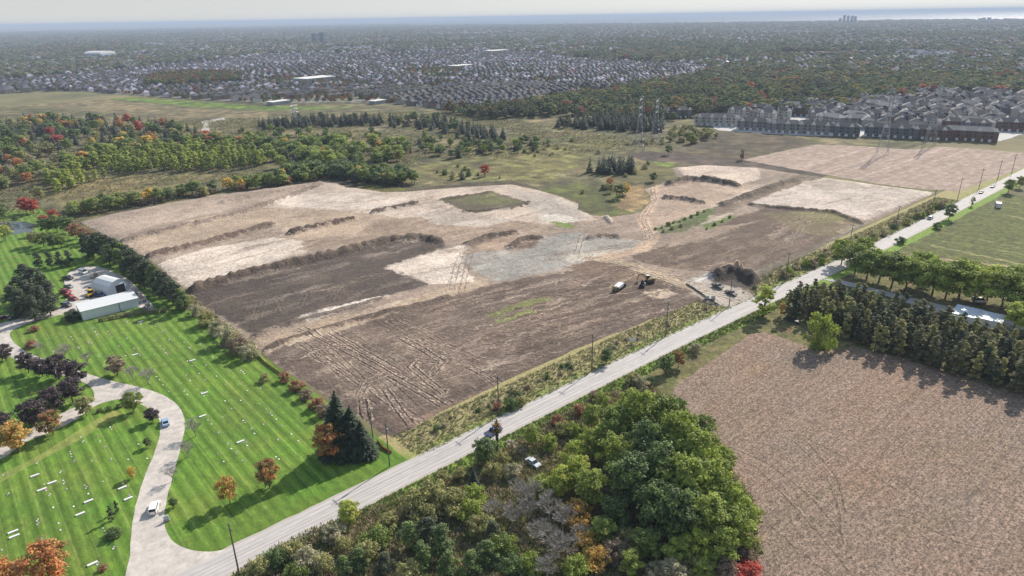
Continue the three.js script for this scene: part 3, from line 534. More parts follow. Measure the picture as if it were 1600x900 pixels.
function barkShape(kind) {
  const f = new Faces();
  if (kind === 'bare') {
    const grow = (p, d, L, r, lev) => {
      const e = [p[0] + d[0] * L, p[1] + d[1] * L, p[2] + d[2] * L]; f.tube(p, e, r, r * 0.62, lev < 2 ? 5 : 3);
      if (lev >= 4) return;
      const n = lev === 0 ? 5 : lev === 3 ? 6 : 4;
      for (let k = 0; k < n; k++) { const a = k / n * 6.283 + R(-0.5, 0.5), s = R(0.45, 0.9); let v = [d[0] + Math.cos(a) * s, d[1] * 0.9 + R(-0.05, 0.35), d[2] + Math.sin(a) * s]; const l = Math.hypot(...v); v = v.map((q) => q / l); const t = R(0.55, 1); grow([p[0] + d[0] * L * t, p[1] + d[1] * L * t, p[2] + d[2] * L * t], v, L * R(0.6, 0.8), Math.max(0.042, r * 0.55), lev + 1); }
    };
    grow([0, -0.3, 0], [0, 1, 0], 3.4, 0.26, 0); return f.geo();
  }
  const tall = { broad: 6.5, poplar: 8, spruce: 9, pine: 8.5, cedar: 8 }[kind] ?? 3;
  let p = [0, -0.3, 0]; const r0 = { shrub: 0.18, cedar: 0.15, spruce: 0.2 }[kind] ?? 0.24;
  for (let i = 1; i <= 4; i++) { const q = [R(-0.15, 0.15), tall * i / 4, R(-0.15, 0.15)]; f.tube(p, q, r0 * (1 - (i - 1) * 0.2), r0 * (1 - i * 0.2), 6); p = q; }
  if (kind === 'broad' || kind === 'poplar' || kind === 'shrub') for (let i = 0; i < 7; i++) { const a = i * 2.4, y = tall * R(0.3, 0.75), L = kind === 'poplar' ? 1.4 : 2.3; f.tube([0, y, 0], [Math.cos(a) * L, y + L * R(0.6, 1.1), Math.sin(a) * L], 0.1, 0.03, 4); }
  return f.geo();
}
function crownShape(kind, variant, lod, pal) {
  const key = kind + variant + lod;
  if (!shapes[key]) { reseed(1000 + variant * 77 + kind.length * 13 + lod); const c = new Crown(); crowns[kind](c, lod); shapes[key] = c; }
  const ck = key + pal;
  if (!shapes[ck]) {
    const c = shapes[key], col = new Float32Array(c.p.length), [A, B, share] = PAL[pal] ?? [[1, 1, 1], [0.75, 0.8, 0.7], 0.4];
    for (let i = 0; i < c.t.length; i++) { const w = smooth(1 - share - 0.2, 1 - share + 0.2, c.m[i]); for (let k = 0; k < 3; k++) col[i * 3 + k] = (A[k] + (B[k] - A[k]) * w) * c.t[i] * (PAL[pal] ? (/spruce|pine|purple|cedar|orange|red/.test(pal) ? 1.4 : 1.85) : 1.35); }
    const g = new THREE.BufferGeometry(); g.setAttribute('position', new THREE.Float32BufferAttribute(c.p, 3)); g.setAttribute('color', new THREE.BufferAttribute(col, 3)); g.computeVertexNormals(); shapes[ck] = g;
  }
  return shapes[ck];
}
const barkShapes = {};
const NAMES = { broad: 'broadleaf_tree', poplar: 'poplar_tree', shrub: 'shrub', spruce: 'spruce_tree', pine: 'pine_tree', cedar: 'cedar_tree', bare: 'bare_tree' };
const kindName = (kind, label) => /willow/.test(label) ? 'willow_tree' : kind === 'broad' && /maple/.test(label) ? 'maple_tree' : kind === 'broad' && /purple/.test(label) ? 'plum_tree' : kind === 'broad' && /thicket|belt/.test(label) ? 'hedgerow_tree' : kind === 'broad' && /wood (beyond|at)|scrub|scattered/.test(label) ? 'woodland_tree' : kind === 'shrub' && /ditch|bank|far road|thicket|meadow|scrub/.test(label) ? 'wild_bush' : NAMES[kind];
// A plant at (x, z): prototypes are 10 m high, so h / 10 is the scale; wide stretches the crown sideways.
function plant(kind, pal, x, z, h, label, group, lod = 0, wide = 1) {
  const o = thing(kindName(kind, label), label, kind === 'shrub' && !/willow/.test(label) ? 'shrub' : 'tree', x, z, R(0, 6.28), group), v = rnd() < 0.5 ? 0 : 1;
  const bk = kind + v + (kind === 'bare' ? 'b' : ''); if (!barkShapes[bk]) { const keep = seedState; reseed(500 + v * 31 + kind.length); barkShapes[bk] = barkShape(kind); seedState = keep; }
  o.scale.set(h / 10 * wide, h / 10, h / 10 * wide);
  part('trunk', barkShapes[bk], kind === 'bare' ? paleBarkMat : barkMat, o);
  if (kind === 'bare') o.children[0].name = 'branches';
  else { const keep = seedState; const g = crownShape(kind, v, lod, pal); seedState = keep; part('crown', g, lod > 1 ? farLeafMat : leafMat, o); }
  return o;
}
// by the sighted middle of the crown
function plantAt(kind, pal, px, py, h, label, group, lod, wide) { const p = spot(px, py, h * 0.55); return plant(kind, pal, p.x, p.z, h, label, group, lod, wide); }
function scatter(poly, gap, fn, max = 1e9) {   // jittered grid inside an outline
  const [x0, x1, z0, z1] = bbox(poly), l = [];
  for (let x = x0; x < x1; x += gap) for (let z = z0; z < z1; z += gap) { const X = x + R(0, gap), Z = z + R(0, gap); if (inside(poly, X, Z)) l.push([X, Z]); }
  for (let i = l.length - 1; i > 0; i--) { const j = Math.floor(rnd() * (i + 1)); [l[i], l[j]] = [l[j], l[i]]; }
  l.slice(0, max).forEach(([x, z]) => fn(x, z));
}
const ORD = 'first second third fourth fifth sixth seventh eighth ninth tenth eleventh twelfth thirteenth fourteenth fifteenth sixteenth seventeenth eighteenth nineteenth twentieth twenty-first twenty-second twenty-third twenty-fourth twenty-fifth'.split(' ');
const ranked = (list, same) => list.map((q) => ORD[list.filter((r) => same(r, q) && r[0] < q[0]).length] ?? 'further');   // place from the left among its like
const weighted = (l) => { let r = rnd() * l.reduce((s, q) => s + q[0], 0); for (const q of l) if ((r -= q[0]) <= 0) return q; return l[0]; };

// ---------------------------------------------------------------- vegetation: cemetery and its edges
reseed(201);
for (const [px, py, h, l] of [[5, 550, 6.5, 'dark purple tree at the left picture edge beside the cemetery drive'], [40, 566, 7.5, 'first purple-leaved tree of the row along the upper cemetery drive'], [63, 574, 6.5, 'smaller purple-leaved tree second in the row on the cemetery drive'], [87, 572, 9, 'tall purple tree in the middle of the cemetery row'], [113, 582, 9, 'broad purple tree nearest the bend of the cemetery drive'], [109, 609, 8.5, 'round purple tree just above the side drive fork'], [80, 624, 8.5, 'purple tree behind the orange-green maple on the side drive'], [51, 645, 9, 'big round purple tree on the lawn left of the side drive'], [0, 662, 8, 'purple tree half cut by the left picture edge above the red-topped maple'], [236, 648, 4.6, 'small round purple tree beside the blue car']])
  plantAt('broad', 'purple', px, py, h, l, 'purple-leaved trees in the cemetery', 0, 1.12);
plantAt('broad', 'green', 205, 627, 7, 'round green tree in the planting bed at the drive bend');
plantAt('broad', 'olive', 131, 634, 6.5, 'loose olive tree at the fork of the cemetery drives');
plantAt('broad', 'deep', 230, 691, 3, 'very small green tree on the lawn beside the drive');
plantAt('broad', 'orangegreen', 78, 660, 7.5, 'orange and green maple standing beside the pale side drive', undefined, 0, 1.1);
{ const t = plantAt('broad', 'gold', 20, 682, 9, 'red-topped green maple at the left beside the side drive', undefined, 0, 1.1); }
plantAt('broad', 'orangegreen', 417, 738, 8.6, 'orange-green maple on the front lawn, nearest the dark shadow band', undefined, 0, 0.85);
plantAt('broad', 'gold', 355, 764, 8, 'thin golden-orange maple on the front lawn', undefined, 0, 0.75);
plantAt('broad', 'orange', 511, 689, 11.5, 'bright orange maple beside the tall dark spruces', undefined, 0, 0.85);
plantAt('broad', 'orange', 70, 880, 12, 'large orange maple at the bottom left of the picture', undefined, 0, 0.9);
plantAt('broad', 'orange', 4, 898, 8, 'orange maple cut by the bottom left picture corner');
plantAt('broad', 'yellow', 205, 738, 3.6, 'small yellow tree on the lawn by the drive', undefined, 0, 0.8);
for (const [px, py, h, l] of [[60, 540, 5.5, 'small leafless tree at the top of the pale drive'], [98, 548, 8.5, 'widest leafless grey tree beside the upper drive'], [135, 556, 6, 'leafless tree between the grey and the brown ones on the drive'], [205, 578, 6.5, 'bare tree just right of the brown-leaved tree'], [229, 584, 7, 'bare tree nearest the outer bend of the drive'], [302, 664, 7, 'bare tree on the lawn outside the drive bend'], [291, 698, 6, 'small bare tree at the kerb below the drive bend'], [267, 738, 5, 'thin bare tree on the lawn edge above the white van']])
  plantAt('bare', '', px, py, h, l, 'leafless trees in the cemetery', 0, 1.05);
plantAt('broad', 'brown', 180, 570, 7, 'brown half-leafless tree between bare trees on the drive', undefined, 1, 1.15);
for (const [px, py, h, k, l] of [[172, 800, 4.5, 'cedar', 'dark narrow cedar in the planting left of the drive'], [181, 790, 3.6, 'cedar', 'shorter narrow cedar beside the drive planting'], [177, 832, 2.2, 'shrub', 'low dark shrub at the foot of the planting by the drive'], [270, 785, 2.6, 'broad', 'small clipped dark tree on the verge opposite the white van'], [160, 887, 1.2, 'shrub', 'low reddish flower bed shrub on the front lawn'], [53, 513, 2.2, 'shrub', 'small reddish shrub on the corner of the lawn by the yard road'], [48, 537, 2.6, 'shrub', 'small rust shrub on the lawn above the bare trees'], [170, 638, 1.4, 'shrub', 'low brownish bed shrub in the tip of the lawn'], [186, 634, 1.3, 'shrub', 'low green bed shrub beside the round green tree'], [155, 641, 1.2, 'shrub', 'lowest bed shrub at the lawn tip'], [113, 492, 4, 'shrub', 'dark shrub against the near corner of the long white shed']])
  plantAt(k, k === 'cedar' || py === 492 ? 'spruce' : py === 887 || py === 513 || py === 537 ? 'rust' : 'deep', px, py, h, l, undefined, 0);
for (const [px, py, h, l, w] of [[527, 655, 19, 'tallest dark spruce at the corner of cemetery and dug site', 1.3], [549, 668, 15, 'second spruce of the dark corner group, right of the tallest', 1.5], [537, 676, 13, 'spruce in front of the tallest in the corner group', 1.5], [565, 682, 11, 'lowest spruce on the right of the corner group', 1.5]]) plantAt('spruce', 'spruce', px, py, h, l, 'spruces at the corner of the cemetery', 0, w);
// hedge of shrubs along the site's left edge
for (const [px, py, h, p, l] of [[292, 470, 5, 'olive', 'olive shrub next to the last pine of the windbreak'], [306, 484, 4.5, 'grey', 'grey-green shrub above the lawn corner of the dug site'], [322, 497, 5.5, 'olive', 'rounded olive shrub in the hedge beside dark soil'], [340, 512, 5.5, 'grey', 'large grey shrub in the hedge, left half'], [354, 524, 6.5, 'grey', 'largest grey-brown shrub in the hedge'], [372, 538, 6, 'brown', 'brownish shrub in the hedge right of the largest'], [388, 549, 5, 'grey', 'last grey shrub before the gap in the hedge'], [413, 590, 2.6, 'olive', 'small lone shrub on the lawn below the gap'], [445, 588, 3, 'rust', 'reddish shrub at the start of the lower hedge'], [462, 602, 3.4, 'rust', 'dark red shrub in the lower hedge'], [477, 616, 3.2, 'brown', 'brown shrub in the lower hedge above its shadow'], [494, 630, 3.4, 'rust', 'rust shrub in the lower hedge next to the spruces'], [505, 640, 3.6, 'brown', 'brown shrub tucked behind the tallest spruce']])
  plantAt('shrub', p, px, py, h, l, 'hedge shrubs along the site edge', 0, 0.85);
// pine windbreak between yard and site
const windPines = [[284, 468, 9], [274, 459, 11], [266, 452, 11], [258, 446, 12], [250, 441, 11], [241, 434, 12], [233, 428, 12], [225, 421, 13], [217, 416, 12], [208, 409, 13], [200, 404, 13], [191, 398, 12], [183, 394, 13], [175, 390, 12], [166, 385, 12], [158, 381, 12], [149, 380, 11], [141, 385, 11], [133, 381, 11], [222, 430, 11], [204, 417, 11], [186, 406, 11], [168, 398, 10]], windPinesRank = ranked(windPines, () => true);
windPines.forEach(([px, py, h], i) => plantAt('pine', pick(['pine', 'deep', 'pine']), px, py, h * 1.12, 'dark pine in the windbreak beside the dug site, ' + windPinesRank[i] + ' from its far left end', 'pines of the windbreak', 0, 1.15));
const yardPines = [[38, 432, 13], [52, 440, 14], [66, 446, 13], [28, 450, 12], [44, 460, 14], [62, 466, 12], [78, 458, 11], [30, 472, 12], [50, 480, 11], [75, 476, 9], [20, 465, 12]], yardPinesRank = ranked(yardPines, () => true);
yardPines.forEach(([px, py, h], i) => plantAt('pine', 'pine', px, py, h, 'dark pine in the clump beside the works yard, ' + yardPinesRank[i] + ' from the left', 'pines left of the works yard', 0, 1.2));
const pondTrees = [[58, 406, 8, 'pine'], [76, 404, 8, 'pine'], [92, 404, 8, 'pine'], [106, 402, 8, 'pine'], [52, 372, 8, 'olive'], [66, 374, 8, 'green'], [80, 376, 8, 'deep'], [94, 376, 7, 'green'], [70, 352, 9, 'deep'], [86, 348, 10, 'green'], [104, 350, 10, 'deep'], [116, 360, 9, 'rust'], [130, 366, 8, 'rust'], [140, 370, 7, 'rust'], [68, 343, 6, 'red'], [82, 336, 7, 'red'], [5, 363, 9, 'lime'], [38, 320, 10, 'red'], [50, 322, 9, 'red'], [40, 270, 13, 'green'], [60, 300, 9, 'olive'], [0, 330, 10, 'deep'], [24, 342, 4, 'deep']], pondRank = ranked(pondTrees, (a, b) => a[3] === b[3]);
pondTrees.forEach(([px, py, h, p], i) =>
  plantAt(p === 'pine' ? 'pine' : 'broad', p, px, py, h, { pine: 'small dark pine in the row behind the works yard', olive: 'olive tree above the yard near the pond', green: 'green tree in the belt between pond and site', deep: 'dark green tree in the belt between pond and site', rust: 'rust-coloured tree at the left tip of the dug site', red: 'red autumn tree near the pond', lime: 'bright yellow-green tree at the left edge by the pond' }[p] + ', ' + pondRank[i] + ' such from the left', 'trees around the pond and yard', 0, 1.1));
// ---------------------------------------------------------------- vegetation: roadsides
for (const [px, py, h, k, p, l] of [[948, 556, 5.5, 'broad', 'deep', 'dark round bush by the road below a utility pole'], [797, 630, 3.6, 'shrub', 'deep', 'dark low bush beside the road at a utility pole'], [812, 626, 3, 'shrub', 'olive', 'olive bush right of the dark low bush by the pole'], [776, 634, 2.4, 'shrub', 'rust', 'rust bush at the foot of a roadside pole'], [1041, 569, 6.5, 'broad', 'deep', 'dark green tree on the field side of the road'], [1061, 560, 6, 'broad', 'orangegreen', 'orange-tinged tree next to the dark one by the road'], [1086, 544, 3.5, 'shrub', 'grey', 'grey bush on the field side verge'], [1001, 597, 4, 'shrub', 'grey', 'pale grey-green bush at the field corner'], [990, 592, 4, 'shrub', 'olive', 'olive bush left of the pale bush'], [1016, 594, 2.6, 'shrub', 'deep', 'small dark bush right of the pale bush'],
  [1196, 468, 13, 'poplar', 'lime', 'bright yellow-green tree at the corner of road and cedar plantation'], [1222, 482, 6, 'poplar', 'gold', 'slim golden tree before the cedar plantation'], [1284, 516, 12.5, 'shrub', 'ygreen', 'dome-shaped pale willow at the edge of the stubble field'], [757, 704, 8, 'broad', 'deep', 'dark green tree beside the vine-covered pole'], [832, 680, 6.5, 'broad', 'ygreen', 'yellow-green tree above the parked silver car'], [545, 800, 6.5, 'broad', 'lime', 'pale yellow-green young willow at the roadside'], [520, 832, 4, 'shrub', 'grey', 'grey-green bush left of the pale willow'], [740, 745, 6, 'spruce', 'spruce', 'small dark spruce below the vine-covered pole'],
  [1465, 352, 3.6, 'shrub', 'deep', 'dark bush beside the far road'], [1485, 330, 9, 'broad', 'deep', 'dark tree leaning over the far road'], [1520, 314, 6, 'poplar', 'green', 'slim green tree right of the far road'], [1408, 375, 3.6, 'shrub', 'deep', 'round dark bush at the near end of the pasture'], [1578, 290, 9, 'broad', 'green', 'loose green tree by the road near the right picture edge'], [1595, 284, 8, 'broad', 'olive', 'olive tree at the right picture edge by the road']])
  plantAt(k, p, px, py, h, l, undefined, 0, px === 1284 ? 0.5 : k === 'shrub' ? 0.8 : px === 1196 ? 1.5 : 1);
// park trees beyond the cedar plantation
const parkTrees = [[1318, 392, 11], [1340, 402, 13], [1358, 412, 13], [1378, 414, 13], [1398, 420, 14], [1420, 426, 14], [1442, 418, 14], [1462, 432, 15], [1484, 436, 14], [1506, 432, 15], [1528, 444, 15], [1550, 440, 14], [1572, 450, 15], [1594, 444, 15], [1616, 452, 15], [1350, 388, 10], [1590, 490, 9], [1612, 500, 9]], parkTreesRank = ranked(parkTrees, () => true);
parkTrees.forEach(([px, py, h], i) => plantAt('broad', pick(['green', 'ygreen', 'ygreen', 'lime']), px, py, h + 1.5, 'tall park tree behind the cedar plantation, ' + parkTreesRank[i] + ' from the road', 'park trees behind the cedar plantation', 0, 1.1));
// cedar plantation
reseed(222);
scatter(spots([[1228, 497], [1262, 500], [1300, 520], [1340, 542], [1400, 560], [1500, 590], [1640, 632], [1640, 580], [1560, 548], [1480, 525], [1400, 500], [1330, 482], [1290, 474], [1240, 480]]), 3.3, (x, z) => plant('cedar', pick(['cedar', 'cedar', 'cedar', 'pine', 'olive']), x, z, R(8.5, 13), 'tall dark cedar in the dense plantation along the stubble field', 'cedars of the plantation', 0, R(0.95, 1.35)), 290);
// ---------------------------------------------------------------- vegetation: foreground wood
reseed(230);
const WG = 'trees of the foreground wood';
const woodTrees = [[962, 668, 15, 'broad', 'green', 0.8], [1000, 652, 18, 'broad', 'ygreen', 0.75], [1036, 660, 18, 'broad', 'green', 0.7], [1012, 700, 17, 'broad', 'deep', 0.8], [1058, 690, 18, 'broad', 'ygreen', 0.75], [1088, 715, 17, 'broad', 'ygreen', 0.8], [1035, 738, 17, 'broad', 'deep', 0.8], [985, 750, 16, 'broad', 'deep', 0.85], [1070, 760, 17, 'broad', 'ygreen', 0.8], [1112, 762, 15, 'broad', 'ygreen', 0.85], [1142, 790, 13, 'broad', 'ygreen', 0.8], [1152, 828, 11, 'broad', 'ygreen', 0.85], [1105, 812, 14, 'broad', 'ygreen', 0.85], [1062, 806, 15, 'broad', 'deep', 0.85], [1130, 856, 10, 'broad', 'ygreen', 0.85], [1025, 790, 14, 'broad', 'deep', 0.9], [962, 712, 13, 'broad', 'ygreen', 0.85], [928, 694, 11, 'broad', 'ygreen', 0.9], [902, 740, 10, 'broad', 'lime', 0.9], [878, 752, 9, 'broad', 'lime', 0.9], [922, 762, 11, 'broad', 'ygreen', 0.85], [898, 712, 9, 'broad', 'lime', 0.9], [1092, 852, 9, 'broad', 'lime', 0.9], [1058, 862, 8, 'broad', 'ygreen', 0.9], [1010, 850, 8, 'broad', 'green', 1], [1100, 890, 6, 'broad', 'ygreen', 1],
  [960, 800, 9, 'broad', 'deep', 0.9], [940, 830, 7, 'broad', 'ygreen', 1], [985, 880, 6, 'broad', 'ygreen', 1], [1050, 893, 6, 'broad', 'grey', 1.1], [925, 650, 8, 'broad', 'ygreen', 0.9], [940, 626, 6, 'broad', 'ygreen', 1], [985, 628, 9, 'broad', 'ygreen', 0.9], [1060, 640, 8, 'broad', 'green', 0.9], [1100, 670, 9, 'broad', 'green', 0.9], [1130, 720, 9, 'broad', 'ygreen', 0.9]], woodRank = ranked(woodTrees, (a, b) => a[4] === b[4]);
woodTrees.forEach(([px, py, h, k, p, w], i) => plantAt(k, p, px, py, h, { green: 'tall green tree', deep: 'dark green tree', ygreen: 'yellow-green tree', lime: 'bright yellow tree', grey: 'grey-green tree' }[p] + ' of the foreground wood, ' + woodRank[i] + ' such from the left', WG + ', ' + p, 0, w));
plantAt('shrub', 'red', 1165, 897, 4.5, 'bright red bush at the bottom of the picture beside the stubble field');
const bareTrees = [[830, 765, 9], [858, 785, 10], [880, 806, 9], [868, 845, 10], [842, 825, 9], [812, 762, 8], [800, 800, 8], [890, 850, 8], [855, 880, 8], [826, 790, 8], [905, 830, 7], [1012, 690, 12], [770, 790, 7]], bareTreesRank = ranked(bareTrees, () => true);
bareTrees.forEach(([px, py, h], i) => plantAt('bare', '', px, py, h, 'leafless grey tree in the foreground wood, ' + bareTreesRank[i] + ' from the left', 'leafless trees of the foreground wood', 0, 0.95));
const woodPines = [[640, 835, 9], [668, 828, 9], [692, 842, 10], [660, 868, 9], [560, 872, 7], [760, 862, 8], [735, 880, 8], [600, 880, 7], [535, 885, 7], [770, 830, 7], [700, 880, 8]], woodPinesRank = ranked(woodPines, () => true);
woodPines.forEach(([px, py, h], i) => plantAt('pine', pick(['deep', 'deep', 'green', 'pine']), px, py, h * 0.85, 'dark pine in the foreground wood, ' + woodPinesRank[i] + ' pine from the left', 'pines of the foreground wood', 0, 1.25));
const woodBushes = [[650, 782, 6, 'olive'], [680, 772, 7, 'olive'], [710, 782, 6, 'olive'], [665, 800, 5, 'olive'], [430, 872, 4.5, 'deep'], [455, 862, 4.5, 'olive'], [480, 872, 5, 'grey'], [505, 880, 4, 'olive'], [590, 838, 5, 'green'], [575, 860, 4.5, 'olive'], [610, 815, 4, 'olive'], [735, 795, 5, 'ygreen'], [750, 820, 5, 'olive'], [785, 850, 5, 'green'], [800, 885, 5, 'deep'], [830, 880, 4.5, 'ygreen'], [900, 885, 5, 'ygreen'], [930, 870, 5, 'gold'], [960, 860, 5, 'brown'], [915, 850, 5, 'gold'], [900, 800, 6, 'gold'], [785, 715, 3.5, 'olive'], [800, 735, 4, 'grey'], [770, 735, 4, 'olive'], [720, 740, 3.5, 'olive'], [690, 745, 3, 'olive'], [860, 690, 4, 'ygreen'], [880, 668, 4, 'olive'], [900, 672, 4.5, 'ygreen'], [845, 760, 5, 'ygreen'], [1165, 800, 6, 'ygreen'], [1170, 850, 5, 'olive'], [1165, 870, 4, 'brown'], [1025, 893, 4, 'grey'], [980, 840, 5, 'olive'], [405, 886, 4, 'olive'], [465, 892, 4, 'green'], [640, 893, 5, 'olive'], [535, 850, 3.5, 'olive'], [960, 640, 4, 'ygreen'], [905, 640, 3.5, 'rust'], [870, 655, 3, 'rust'], [930, 618, 3, 'brown'], [740, 770, 4.5, 'ygreen'], [1080, 880, 5, 'olive'], [1135, 890, 5, 'brown'], [1110, 690, 5, 'olive']], bushRank = ranked(woodBushes, (a, b) => a[3] === b[3]);
woodBushes.forEach(([px, py, h, p], i) =>
  plantAt('shrub', p, px, py, h, { olive: 'olive', deep: 'dark green', grey: 'grey-green', green: 'green', ygreen: 'yellow-green', gold: 'golden', brown: 'brown', rust: 'rust-brown' }[p] + ' bush of the foreground wood, ' + bushRank[i] + ' of that colour from the left', 'bushes of the foreground wood, ' + p, 0, 0.75));

// ---------------------------------------------------------------- vegetation: woods beyond the site
reseed(240);
function grove(px, gap, list, label, group, max = 400) {
  scatter(spots(px), gap, (x, z) => { if (group === 'bushes on the meadow' && noise(x * 0.03, z * 0.03) < 0.5) return; const [, k, p, h0, h1] = weighted(list); plant(k, p, x, z, R(h0, h1), label(k, p), group + ', ' + k, 1, k === 'shrub' ? R(0.6, 0.9) : R(1, 1.4)); }, max);
}
const hue = { green: 'green', deep: 'dark green', lime: 'bright yellow-green', ygreen: 'yellow-green', olive: 'olive', grey: 'grey-green', yellow: 'yellow', gold: 'golden', orange: 'orange', orangegreen: 'orange-green', red: 'red', rust: 'rust-coloured', brown: 'brown', spruce: 'dark', pine: 'dark', cedar: 'dark' };
const kindWord = { broad: 'broadleaf tree', poplar: 'poplar', shrub: 'bush', spruce: 'spruce', pine: 'pine', cedar: 'cedar' };
const say = (where) => (k, p) => `${hue[p]} ${kindWord[k]} ${where}`;
grove([[70, 288], [110, 262], [170, 250], [240, 240], [330, 230], [400, 232], [420, 262], [330, 270], [240, 268], [170, 278], [90, 306]], 5.8, [[4, 'poplar', 'lime', 8, 13], [3, 'poplar', 'ygreen', 8, 13], [1, 'poplar', 'green', 9, 13]], say('in the young wood left of the grassy clearing'), 'young poplars beyond the site', 230);
grove([[80, 262], [200, 238], [330, 222], [420, 225], [520, 222], [640, 236], [640, 252], [560, 268], [470, 268], [420, 262], [400, 234], [330, 232], [240, 242], [120, 262]], 9, [[4, 'broad', 'green', 9, 14], [3, 'broad', 'ygreen', 9, 14], [2, 'broad', 'deep', 9, 13], [0.7, 'broad', 'gold', 8, 12], [0.25, 'broad', 'orange', 8, 12], [0.8, 'spruce', 'spruce', 9, 13]], say('in the mixed wood beyond the far site edge'), 'mixed wood beyond the site', 130);
grove([[100, 332], [160, 318], [250, 308], [340, 298], [420, 284], [500, 276], [515, 280], [400, 296], [250, 317], [112, 342]], 6.5, [[3, 'shrub', 'olive', 5, 7], [2, 'broad', 'green', 7, 10], [0.4, 'broad', 'yellow', 6, 9], [1, 'shrub', 'brown', 4, 6], [1, 'broad', 'ygreen', 6, 9], [1, 'broad', 'deep', 7, 9], [0.6, 'shrub', 'rust', 4, 6]], say('in the thicket along the upper left site edge'), 'thicket along the site edge', 90);
grove([[420, 286], [460, 268], [560, 270], [640, 278], [652, 290], [600, 292], [520, 280], [500, 278]], 6, [[3, 'broad', 'deep', 8, 11], [2, 'spruce', 'spruce', 8, 11], [2, 'broad', 'green', 8, 11], [0.4, 'broad', 'yellow', 7, 9]], say('in the dark belt above the top site edge'), 'dark belt at the top site edge', 80);
grove([[-20, 196], [60, 186], [180, 190], [250, 198], [312, 208], [300, 226], [200, 236], [60, 246], [-20, 260]], 9.5, [[6, 'spruce', 'spruce', 10, 15], [2, 'broad', 'deep', 10, 14], [1, 'broad', 'olive', 9, 13], [0.5, 'broad', 'orange', 9, 12], [0.35, 'broad', 'red', 8, 12], [0.7, 'broad', 'yellow', 8, 12], [2, 'broad', 'green', 9, 13]], say('in the dark wood at the upper left'), 'dark wood at the upper left', 200);
grove([[290, 222], [340, 216], [360, 228], [300, 232]], 8, [[3, 'broad', 'red', 7, 10], [1, 'broad', 'orange', 7, 10]], say('at the bend of the pale lane beyond the wood'), 'red trees at the pale lane', 16);
grove([[-20, 250], [60, 240], [110, 250], [80, 290], [20, 300], [-20, 300]], 10, [[3, 'broad', 'olive', 7, 11], [2, 'shrub', 'grey', 5, 8], [1, 'broad', 'orange', 8, 10], [1, 'broad', 'green', 9, 12]], say('in the loose wood at the left picture edge'), 'loose wood at the left edge', 40);
grove([[405, 196], [480, 190], [600, 188], [600, 196], [500, 200], [410, 204]], 9, [[5, 'spruce', 'spruce', 10, 13], [1, 'pine', 'pine', 9, 12]], say('in the straight far plantation strip'), 'far plantation strip', 90);
grove([[606, 188], [700, 190], [740, 200], [800, 214], [790, 222], [715, 222], [690, 206], [612, 200]], 10, [[5, 'spruce', 'spruce', 9, 13], [1, 'broad', 'deep', 8, 12]], say('in the far spruce block left of the towers'), 'far spruce block', 80);
grove([[865, 196], [950, 188], [1036, 194], [1036, 208], [960, 206], [870, 200]], 8, [[6, 'spruce', 'spruce', 11, 14], [1, 'pine', 'pine', 9, 12]], say('in the dense plantation before the lattice towers'), 'dense plantation before the towers', 100);
for (const [px, py, h, k, p, l] of [[722, 270, 9, 'spruce', 'spruce', 'lone pointed spruce above the top site edge'], [757, 266, 8.5, 'broad', 'red', 'bright red-orange round tree above the top site edge'], [781, 275, 3, 'spruce', 'spruce', 'small spruce right of the bright red tree'], [1021, 276, 7, 'broad', 'deep', 'round dark tree alone at the bend of the haul road'], [968, 298, 9, 'broad', 'deep', 'dark tree in the tongue of grass beside the haul road'], [955, 294, 6, 'broad', 'olive', 'olive tree left of the dark tree on the grass tongue'], [978, 294, 8, 'broad', 'yellow', 'yellow tree right of the dark tree on the grass tongue'], [953, 284, 6, 'broad', 'orange', 'thin orange-red tree behind the grass tongue'], [922, 256, 12, 'spruce', 'spruce', 'tall pointed spruce at the left of the meadow clump'], [1160, 241, 9, 'poplar', 'brown', 'brown bare-topped tree at the corner of the pink field'], [1045, 234, 8, 'broad', 'deep', 'dark tree at the end of the far dark field']]) plantAt(k, p, px, py, h, l, undefined, 1, 1.1);
grove([[930, 270], [950, 262], [990, 262], [992, 272], [960, 276]], 5, [[1, 'spruce', 'spruce', 9, 12]], say('in the meadow clump beside the tall pointed one'), 'spruces of the meadow clump', 22);
grove([[640, 285], [720, 250], [800, 228], [1000, 212], [1060, 225], [1000, 270], [930, 320], [860, 300], [760, 284]], 12, [[3, 'shrub', 'olive', 2, 4], [2, 'shrub', 'grey', 2, 4], [1, 'shrub', 'deep', 2, 4], [0.6, 'shrub', 'brown', 2, 3]], say('dotted over the open meadow'), 'bushes on the meadow', 230);
grove([[640, 240], [660, 215], [720, 225], [840, 222], [840, 236], [800, 240], [700, 250]], 12, [[3, 'broad', 'deep', 6, 9], [2, 'broad', 'ygreen', 6, 9], [2, 'spruce', 'spruce', 6, 10]], say('in the scattered group left of the meadow'), 'scattered trees left of the meadow', 50);
grove([[1040, 225], [1050, 205], [1110, 208], [1120, 216], [1070, 228]], 9, [[3, 'broad', 'olive', 5, 8], [2, 'shrub', 'grey', 4, 6], [1, 'broad', 'green', 6, 9]], say('in the thicket at the corner of the brown field'), 'thicket at the brown field', 40);
grove([[340, 206], [420, 205], [600, 212], [640, 222], [560, 222], [420, 222]], 17, [[2, 'broad', 'deep', 6, 9], [2, 'shrub', 'olive', 3, 5], [1, 'broad', 'ygreen', 6, 9]], say('in the open scrub below the plantation strip'), 'trees in the open scrub', 60);
